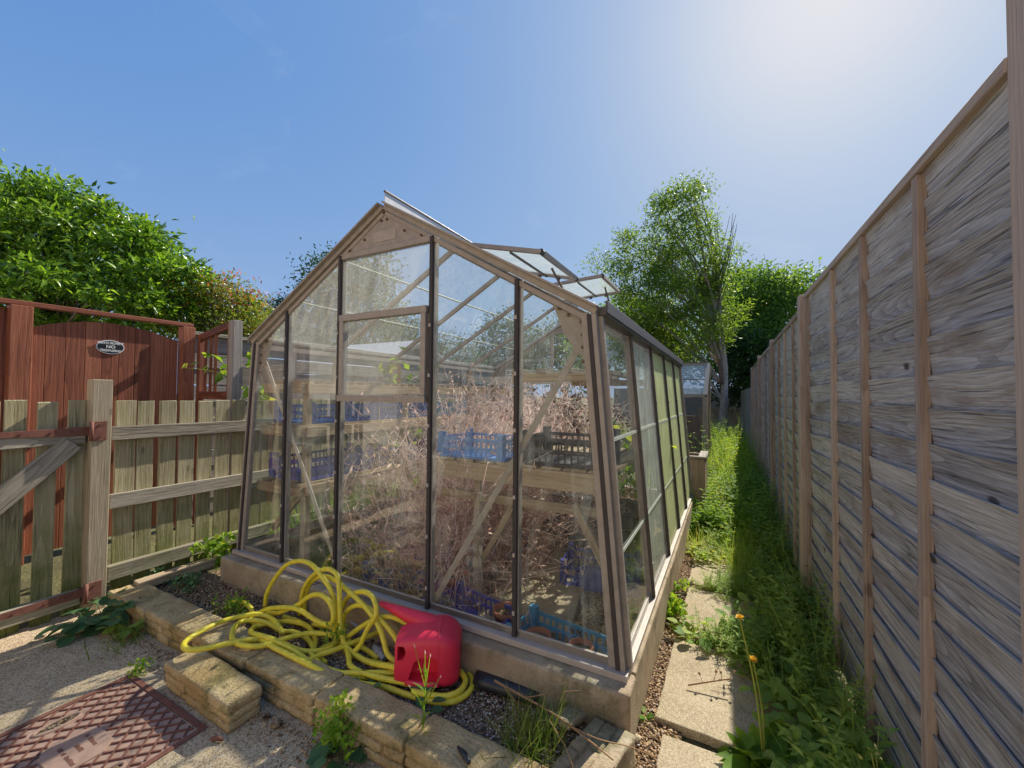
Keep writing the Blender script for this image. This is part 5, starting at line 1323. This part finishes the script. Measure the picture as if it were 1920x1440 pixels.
o = mb.build('dry_seed_stalk', M['drystalk'], None, 0, True); tag(o, 'dry stalk with round seed heads lying on the large slab', 'stalk')

# ---------------------------------------------------------------- weeds (uncountable)
def clear(P, keep): return P[keep(P)]
def patch(S, x, y, kind, h, rad, n, c0):
    """one clump of a single kind of weed"""
    LV, ST, GR, RL, LL = S
    for q in range(n):
        bx, by = x+rng.normal(0, rad), y+rng.normal(0, rad*1.3); bx = min(bx, fence_x(by)-.015); bx = max(bx, 1.29)
        hh = h*rng.uniform(.45, 1.15); col = (max(0, c0-.15), min(1, c0+.15))
        if kind == 0: herb(LV, ST, (bx, by, GZ), hh, int(hh/.028)+2, .055*rng.uniform(.7, 1.3), .017, .3, 2, col=col)
        elif kind == 1: herb(LL, ST, (bx, by, GZ), hh, int(hh/.045)+2, .085*rng.uniform(.7, 1.3), .042, .3, 2, col=col)
        elif kind == 2: tuft(GR, (bx, by, GZ), 11, hh*1.25, .0045, .02, .45, (max(0, c0-.3), min(1, c0+.3)))
        elif kind == 3: rosette(RL, ST, (bx, by, GZ), 6, .062, .056, .8, .10+hh*.3)
        elif kind == 4: herb(LV, ST, (bx, by, GZ), hh, int(hh/.014)+2, .030*rng.uniform(.7, 1.3), .007, .45, 3, col=col)
        else:                                                   # thin, dry seed stalks
            d = N([rng.normal(0, .25), rng.normal(0, .25), 1]); ST.add((bx, by, GZ), d, rng.normal(size=3), hh*1.4, .003, .95)
            e_ = np.array([bx, by, GZ])+d*hh*1.4; k = 5; LV.add(e_+rng.normal(0, .012, (k, 3)), rdir(k, .8), rdir(k), .014, .007, .97)
new = lambda: [Leaves() for _ in range(5)]
def finish(S, mat, label):
    o = leaf_mesh('weeds', [(S[0], T_LANCE), (S[1], T_STEM), (S[2], T_BLADE), (S[3], T_ROUND), (S[4], T_LEAF)], mat); tag(o, label, None, None, 'stuff')
S = new()                                                        # shaded herbs along the foot of the near panels
for i in range(64):
    y = rng.uniform(-.75, 2.3); near = rng.random()
    x = 1.95-abs(rng.normal(0, .11)); k = int(rng.choice([0, 0, 0, 1, 1, 2, 3, 3, 4, 4])); tall = 1.35 if x > 1.86 else .7
    if y < .66 and x < 1.79: continue
    patch(S, x, y, k, rng.uniform(.13, .32)*tall, rng.uniform(.02, .06), int(rng.uniform(3, 9)), rng.uniform(.1, .85))
for i in range(30):
    y = rng.uniform(-.6, 1.9); patch(S, 1.945, y, int(rng.choice([0, 0, 4, 2, 5])), rng.uniform(.28, .46), .025, 2, rng.uniform(.4, .95))
finish(S, M['weed'], 'mixed shaded weeds growing along the foot of the near fence panels')
S = new()                                                        # clumps across the slab joints
for cx_, cy_, rad, k, n, h0, c0 in ((1.50, .79, .045, 4, 30, .11, .75), (1.58, .82, .05, 4, 36, .16, .6), (1.66, .74, .06, 0, 26, .2, .45), (1.78, .66, .07, 0, 26, .24, .35), (1.80, .5, .06, 3, 8, .16, .2), (1.52, 1.46, .05, 4, 30, .13, .7), (1.6, 1.5, .05, 4, 26, .15, .6), (1.66, 1.95, .08, 2, 30, .22, .55), (1.72, 1.62, .07, 0, 18, .24, .4), (1.45, 1.98, .06, 1, 14, .11, .8), (1.36, 2.2, .05, 2, 16, .14, .8), (1.5, 2.4, .06, 4, 20, .12, .75), (1.82, 1.3, .05, 0, 16, .26, .4), (1.84, 1.1, .04, 1, 9, .26, .4), (1.70, .80, .06, 4, 34, .15, .5), (1.82, .86, .05, 0, 18, .22, .4), (1.60, .77, .04, 4, 18, .09, .6), (1.63, 1.42, .06, 4, 34, .13, .55), (1.78, 1.5, .06, 0, 20, .2, .4), (1.70, 1.75, .07, 2, 24, .18, .5),
    (1.85, .3, .04, 3, 8, .15, .3), (1.52, 2.08, .05, 4, 26, .12, .7), (1.42, .77, .03, 3, 4, .04, .6), (1.38, 1.41, .03, 4, 9, .06, .7), (1.8, 2.0, .07, 1, 10, .2, .4), (1.37, 2.05, .03, 1, 6, .08, .8), (1.66, 2.3, .06, 2, 16, .2, .6), (1.75, 1.2, .05, 3, 7, .08, .3), (1.80, .05, .05, 1, 5, .1, .3)):
    patch(S, cx_, cy_, k, h0, rad, n, c0)
finish(S, M['weed'], 'feathery clumps of weed growing across the slab joints')
S = new()                                                        # tall sunlit growth farther down the path
for i in range(150):
    y = 2.25+abs(rng.normal(0, 3.2)); 
    if y > 10: continue
    x = rng.uniform(1.31, 1.80); k = int(rng.choice([0, 1, 1, 1, 2, 3, 4]))
    h = rng.uniform(.08, .26)+min(.34, .075*max(0, y-2.4))*rng.uniform(.3, 1.2)
    patch(S, x, y, k, h, rng.uniform(.03, .09), int(rng.uniform(3, 8)), rng.uniform(.1, .95))
for i in range(26): patch(S, rng.uniform(1.33, 1.58), rng.uniform(2.7, 4.2), int(rng.choice([1, 1, 3])), rng.uniform(.25, .42), .06, 5, rng.uniform(.3, .9))
for i in range(60): patch(S, rng.uniform(1.3, 1.95), rng.uniform(4.5, 9.5), int(rng.choice([1, 1, 2, 0])), rng.uniform(.45, .85), .08, 4, rng.uniform(.3, 1))
finish(S, M['weedbright'], 'lush bright weeds choking the far half of the path')
S = new()
for i in range(48):
    y = rng.uniform(2.2, 7); x = 1.94-abs(rng.normal(0, .1)); patch(S, x, y, int(rng.choice([0, 1, 1, 2])), rng.uniform(.25, .55), .06, 5, rng.uniform(.1, .7))
finish(S, M['weed'], 'darker weeds in the shade of the farther fence panels')
GR, LV, ST = Leaves(), Leaves(), Leaves()
for i in range(300): tuft(GR, (rng.uniform(-1.58, -1.24), rng.uniform(.45, 4.2), GZ), 16, rng.uniform(.2, .5), .0075, .04, .4, (.1, .8))
for i in range(120): tuft(GR, (rng.uniform(-1.12, -.72), rng.uniform(.25, 2.2), GZ), 12, rng.uniform(.12, .32), .007, .035, .4, (.2, .9))
for i in range(60): herb(LV, ST, (rng.uniform(-1.58, -1.28), rng.uniform(.4, 4), GZ), rng.uniform(.1, .35), 8, .06, .025, .3, col=(.3, 1))
leaf_mesh('grass', [(GR, T_BLADE), (LV, T_LEAF), (ST, T_STEM)], M['weedbright']); tag(bpy.data.objects['grass'], 'long green grass under the left staging and between the picket fence and greenhouse', None, None, 'stuff')
GR, LV, ST = Leaves(), Leaves(), Leaves()
for i in range(700): tuft(GR, (rng.uniform(-3.0, 1.9), rng.uniform(3.5, 14), GZ), 10, rng.uniform(.2, .6), .012, .08, .4, (.1, .9))
for i in range(260): herb(LV, ST, (rng.uniform(-2.6, 1.3), rng.uniform(3.6, 10), GZ), rng.uniform(.3, .9), 9, .12, .05, .3, col=(.1, 1))
leaf_mesh('overgrowth', [(GR, T_BLADE), (LV, T_LEAF), (ST, T_STEM)], M['weed']); tag(bpy.data.objects['overgrowth'], 'rough overgrown garden behind the greenhouse', None, None, 'stuff')

# cold frame and planter beyond the greenhouse
t = thing('cold_frame', 'timber cold frame with a sloping glass lid beyond the greenhouse', 'cold frame', (1.3, 5.2, GZ))
yA, yB = 5.6, 6.3
c = lambda px, py, y: ony(px, py, y)
A0, A1, B0, B1 = c(1272, 742, yA), c(1322, 742, yA), c(1272, 684, yB), c(1328, 683, yB)
MB().bar(A0, A1, .05, .05).bar(B0, B1, .05, .05).bar(A0, B0, .04, .05).bar(A1, B1, .06, .05).bar((A0+B0)/2, (A1+B1)/2, .02, .02).build('lid_frame', M['rail'], t)
nn = N(np.cross(A1-A0, B0-A0)); pane([A0, A1, B1, B0], nn if nn[2] > 0 else -nn, M['glass_vent'], t, 'lid_pane')
for p in (A0, A1): MB().bar((p[0], p[1], GZ), (p[0], p[1], p[2]-.02), .07, .07, up=(1, 0, 0)).build('post', M['post'], t)
for p in (B0, B1): MB().bar((p[0], p[1], GZ), (p[0], p[1], p[2]-.02), .07, .07, up=(1, 0, 0)).build('post', M['post'], t)
MB().box(A0[0]+.05, A1[0]-.05, yA+.02, yA+.05, GZ, .70).build('front_board', M['shedwall'], t)
t = thing('planter_box', 'open timber planter box beside the far corner of the greenhouse', 'planter', (1.45, 3.7, GZ))
x0, x1, y0, y1, zt = 1.30, 1.50, 3.55, 4.3, .50
p_ = onx(1325, 855, 1.5)
ya_ = 3.3; q1 = ony(1322, 857, ya_); q0 = ony(1283, 860, ya_); x0, x1, zt = float(q0[0])-.05, float(q1[0]), float(q1[2])
y0, y1 = ya_, ya_+.55
mb = MB().box(x0, x1, y0, y0+.03, GZ, zt-.03).box(x0, x1, y1-.03, y1, GZ, zt-.03).box(x0, x0+.03, y0+.03, y1-.03, GZ, zt-.03).box(x1-.03, x1, y0+.03, y1-.03, GZ, zt-.03)
mb.build('wall', SW, t, .003)
MB().box(x0-.01, x1+.01, y0-.01, y0+.06, zt-.028, zt).box(x1-.07, x1+.012, y0+.062, y1, zt-.028, zt).box(x0-.01, x0+.06, y0+.062, y1, zt-.028, zt).build('coping', M['rail'], t, .003)
MB().box(x0+.03, x1-.03, y0+.03, y1-.03, GZ, zt-.12).build('soil', M['soil'], t)

# ================================================================== TREES
def tree(name, label, base, blobs, nclump, per, L, W, rc, mat, bark, trunk_r, tmpl=T_LEAF, shell=.55, droop=-.05, trunk_top=None, lean=(0, 0), group=None, limb=True, twig_r=.012, up=.7, nlimb=90):
    base = np.asarray(base, float); t = thing(name, label, 'tree', tuple(base), 0, group)
    vol = np.array([b[1][0]*b[1][1]*b[1][2] for b in blobs]); pr = vol**.75/(vol**.75).sum()
    which = rng.choice(len(blobs), nclump, p=pr); u = rdir(nclump); rad = np.clip(rng.uniform(0, 1, nclump)**(1/3)*(1-shell)+shell*rng.uniform(.75, 1.03, nclump), 0, 1.05)
    Cc = np.array([blobs[i][0] for i in which])+u*rad[:, None]*np.array([blobs[i][1] for i in which])
    top = np.array(trunk_top) if trunk_top is not None else Cc.mean(0)+np.array([0, 0, .3*(Cc[:, 2].max()-Cc[:, 2].min())])
    tp = catmull([base, base*.65+top*.35+np.array([lean[0], lean[1], 0]), base*.3+top*.7+np.array([lean[0]*.5, lean[1]*.5, 0]), top], 6)
    mb = MB(); mb.tube(tp, np.linspace(trunk_r, trunk_r*.18, len(tp)), 10)
    if limb:
        for c_ in Cc[::max(1, nclump//nlimb)]:
            zz = base[2]+(c_[2]-base[2])*rng.uniform(.35, .75); k = int(np.clip(np.argmin(abs(tp[:, 2]-zz)), 2, len(tp)-2)); s0 = tp[k]
            mid = s0*.5+c_*.5+np.array([0, 0, .08*np.linalg.norm(c_-s0)])+rng.normal(0, .04, 3)*np.linalg.norm(c_-s0)
            pts = catmull([s0, mid, c_], 4); r0 = min(trunk_r*.4, twig_r*(1+1.2*np.linalg.norm(c_-s0)/max(1e-3, rc*6)))
            mb.tube(pts, np.linspace(r0, r0*.25, len(pts)), 5, False)
    mb.build('trunk', bark, t, 0, True)
    lv = Leaves(); n = nclump*per
    sh = rng.uniform(.6, 1.25, nclump)
    off = rng.normal(0, 1, (n, 3))*rc*.5*np.repeat(sh, per)[:, None]; off[:, 2] *= .7
    P = np.repeat(Cc, per, 0)+off
    D = off/(np.linalg.norm(off, axis=1)[:, None]+1e-6)*.7+rdir(n)*.7; D[:, 2] += droop
    cl = np.repeat(rng.uniform(-.22, .22, nclump), per)
    lv.add(P, D, rdir(n, up), L*rng.uniform(.6, 1.25, n), W*rng.uniform(.7, 1.2, n), np.clip(rng.uniform(.15, .85, n)+cl, 0, 1))
    o = leaf_mesh('crown', [(lv, tmpl)], mat, t); o.matrix_parent_inverse = t.matrix_world.inverted()
    return t, Cc
def blob(px, py, d, rpx, rpy, rd=None):
    k = d/F_PX; return (ond(px, py, d), (rpx*k, (rd or rpx)*k, rpy*k))
def foot(px, d): p = ond(px, 760, d); p[2] = GZ; return p
tree('laurel_tree', 'big glossy bright green laurel behind the red fence', foot(120, 7.6), [blob(40, 460, 7.2, 120, 110), blob(175, 480, 7.4, 130, 95), blob(280, 520, 7.3, 85, 75), blob(-90, 470, 7.4, 130, 130), blob(335, 545, 7.5, 42, 50), blob(120, 570, 7.0, 210, 55), blob(60, 380, 7.3, 70, 40), blob(15, 348, 7.2, 38, 26), blob(92, 352, 7.3, 36, 26), blob(158, 378, 7.4, 32, 28), blob(212, 402, 7.3, 30, 30), blob(258, 432, 7.3, 30, 28), blob(300, 462, 7.3, 28, 26), blob(345, 505, 7.3, 26, 24)],
     470, 80, .135, .06, .25, M['laurel'], M['bark_tree'], .13, shell=.6, up=.9)
t_, _ = tree('photinia', 'reddish tipped photinia bush between laurel and greenhouse', foot(430, 8.2), [blob(415, 590, 8.0, 85, 62), blob(470, 610, 8.0, 45, 50), blob(360, 600, 8.0, 60, 50), blob(410, 552, 8.0, 40, 28)],
     150, 85, .085, .034, .26, M['photinia'], M['bark_tree'], .07, shell=.6, up=.9)
lv = Leaves(); k = 1100; q = rng.integers(0, len(_), k); Pp = _[q]; keep = Pp[:, 2] > np.quantile(_[:, 2], .45); Pp = Pp[keep]+rng.normal(0, .12, (keep.sum(), 3))+np.array([0, 0, .12])
lv.add(Pp, rdir(len(Pp), .6), rdir(len(Pp), .6), .09, .036, rng.uniform(0, 1, len(Pp)))
o = leaf_mesh('young_leaves', [(lv, T_LEAF)], leafm('red_young_leaves', [(.35, .06, .03), (.5, .12, .05)], .4, .4), t_); o.matrix_parent_inverse = t_.matrix_world.inverted()
tree('ash_tree', 'tall airy ash tree with pale trunk behind the greenhouse', foot(1353, 11.5), [blob(1285, 400, 11.5, 62, 55), blob(1215, 470, 11.5, 62, 60), blob(1290, 490, 11.3, 80, 70), blob(1245, 560, 11.2, 90, 55), blob(1140, 490, 11.6, 34, 20), blob(1190, 530, 11.4, 55, 40), blob(1340, 580, 11.3, 50, 70), blob(1270, 630, 11.2, 90, 45), blob(1310, 360, 11.5, 24, 20), blob(1230, 400, 11.5, 26, 30)],
     400, 60, .12, .042, .30, M['ash'], M['bark_pale'], .115, shell=.35, trunk_top=ond(1300, 390, 11.5), lean=(.3, 0), twig_r=.012, up=.5, nlimb=42)
mb = MB(); b0 = ond(1345, 600, 11.2)
for i in range(16):
    e_ = ond(1350+rng.uniform(-18, 40), 395+rng.uniform(0, 100), 11.2); s_ = b0+(ond(1352, 480, 11.2)-b0)*rng.uniform(.1, .8)
    mb.tube(catmull([s_, (s_+e_)/2+rng.normal(0, .06, 3), e_], 4), np.linspace(.02, .005, 9), 5)
mb.tube(catmull([ond(1353, 720, 11.3), b0, ond(1350, 470, 11.2)], 6), np.linspace(.06, .02, 13), 7)
o = mb.build('dead_tree', M['twig'], None, 0, True); tag(o, 'bare dead branches sticking up beside the ash tree', 'tree')
G2 = 'trees behind the far fences'
tree('broadleaf_tree', 'rounded green tree at the right end of the skyline, touching the fence', foot(1470, 15), [blob(1455, 590, 15, 75, 75), blob(1500, 560, 15, 45, 50), blob(1420, 560, 15, 45, 60), blob(1440, 660, 14.5, 85, 60)], 260, 60, .17, .085, .6, M['back'], M['bark_tree'], .16, group=G2, limb=False)
tree('broadleaf_tree', 'bright bushy tree right behind the ash trunk', foot(1400, 17), [blob(1390, 600, 17, 60, 65), blob(1375, 540, 17, 35, 40)], 130, 55, .19, .09, .65, M['back'], M['bark_tree'], .14, group=G2, limb=False)
tree('broadleaf_tree', 'dark low tree below the ash crown beside the cold frame', foot(1390, 13.5), [blob(1390, 690, 13.5, 60, 65), blob(1450, 700, 13.5, 60, 55)], 150, 60, .16, .08, .55, M['darktree'], M['bark_tree'], .14, group=G2, limb=False)
tree('broadleaf_tree', 'leafy tree just behind the right eave of the greenhouse', foot(1190, 13), [blob(1190, 620, 13, 75, 60), blob(1260, 660, 13, 60, 55), blob(1130, 650, 13, 50, 45)], 210, 60, .15, .075, .55, M['back'], M['bark_tree'], .14, group=G2, limb=False)
tree('conifer', 'dense dark tree showing through the top left panes of the greenhouse', foot(675, 16), [blob(680, 560, 16, 72, 95), blob(640, 540, 16, 50, 70), blob(690, 640, 16, 110, 60), blob(600, 520, 16, 30, 40), blob(590, 610, 16, 60, 60)], 330, 55, .17, .075, .62, M['darktree'], M['bark_tree'], .2, group=G2, limb=False)
tree('broadleaf_tree', 'small tree top peeping over the left eave of the greenhouse', foot(535, 14), [blob(535, 600, 14, 32, 38)], 50, 55, .14, .06, .45, M['darktree'], M['bark_tree'], .09, group=G2, limb=False)
for px, py, d, rx, ry_, lb in ((850, 672, 30, 60, 40, 'distant hedge tree low on the horizon through the open roof'), (950, 650, 26, 45, 60, 'distant round tree behind the middle of the greenhouse'), (1060, 660, 24, 70, 60, 'distant tree low behind the right shelf of the greenhouse'), (740, 680, 28, 80, 40, 'distant low tree behind the hatch of the greenhouse')):
    tree('broadleaf_tree', lb, foot(px, d), [blob(px, py, d, rx, ry_), blob(px+30, py+20, d, rx*.8, ry_*.7)], 110, 50, .26, .12, .9, M['darktree'], M['bark_tree'], .2, group=G2, limb=False)
# neighbouring shed with a pale roof, seen through the glass
t = thing('pale_shed', 'shed with a pale grey roof beyond the grey fence, seen through the glass', 'shed', (-7, 9, GZ))
pr0 = ond(650, 628, 10.0); 
X0, Y0 = pr0[0], pr0[1]
MB().box(X0-2.0, X0+1.2, Y0-.5, Y0+3, GZ, 1.45).build('wall', M['greyfence2'], t)
MB().prism([(X0-2.2, Y0-.7, 1.45), (X0+1.4, Y0-.7, 1.45), (X0+1.4, Y0+1.2, 2.35), (X0-2.2, Y0+1.2, 2.35)], (0, 0, .04)).prism([(X0-2.2, Y0+1.21, 2.35), (X0+1.4, Y0+1.21, 2.35), (X0+1.4, Y0+3.1, 1.45), (X0-2.2, Y0+3.1, 1.45)], (0, 0, .04)).build('roof', M['paleroof'], t)
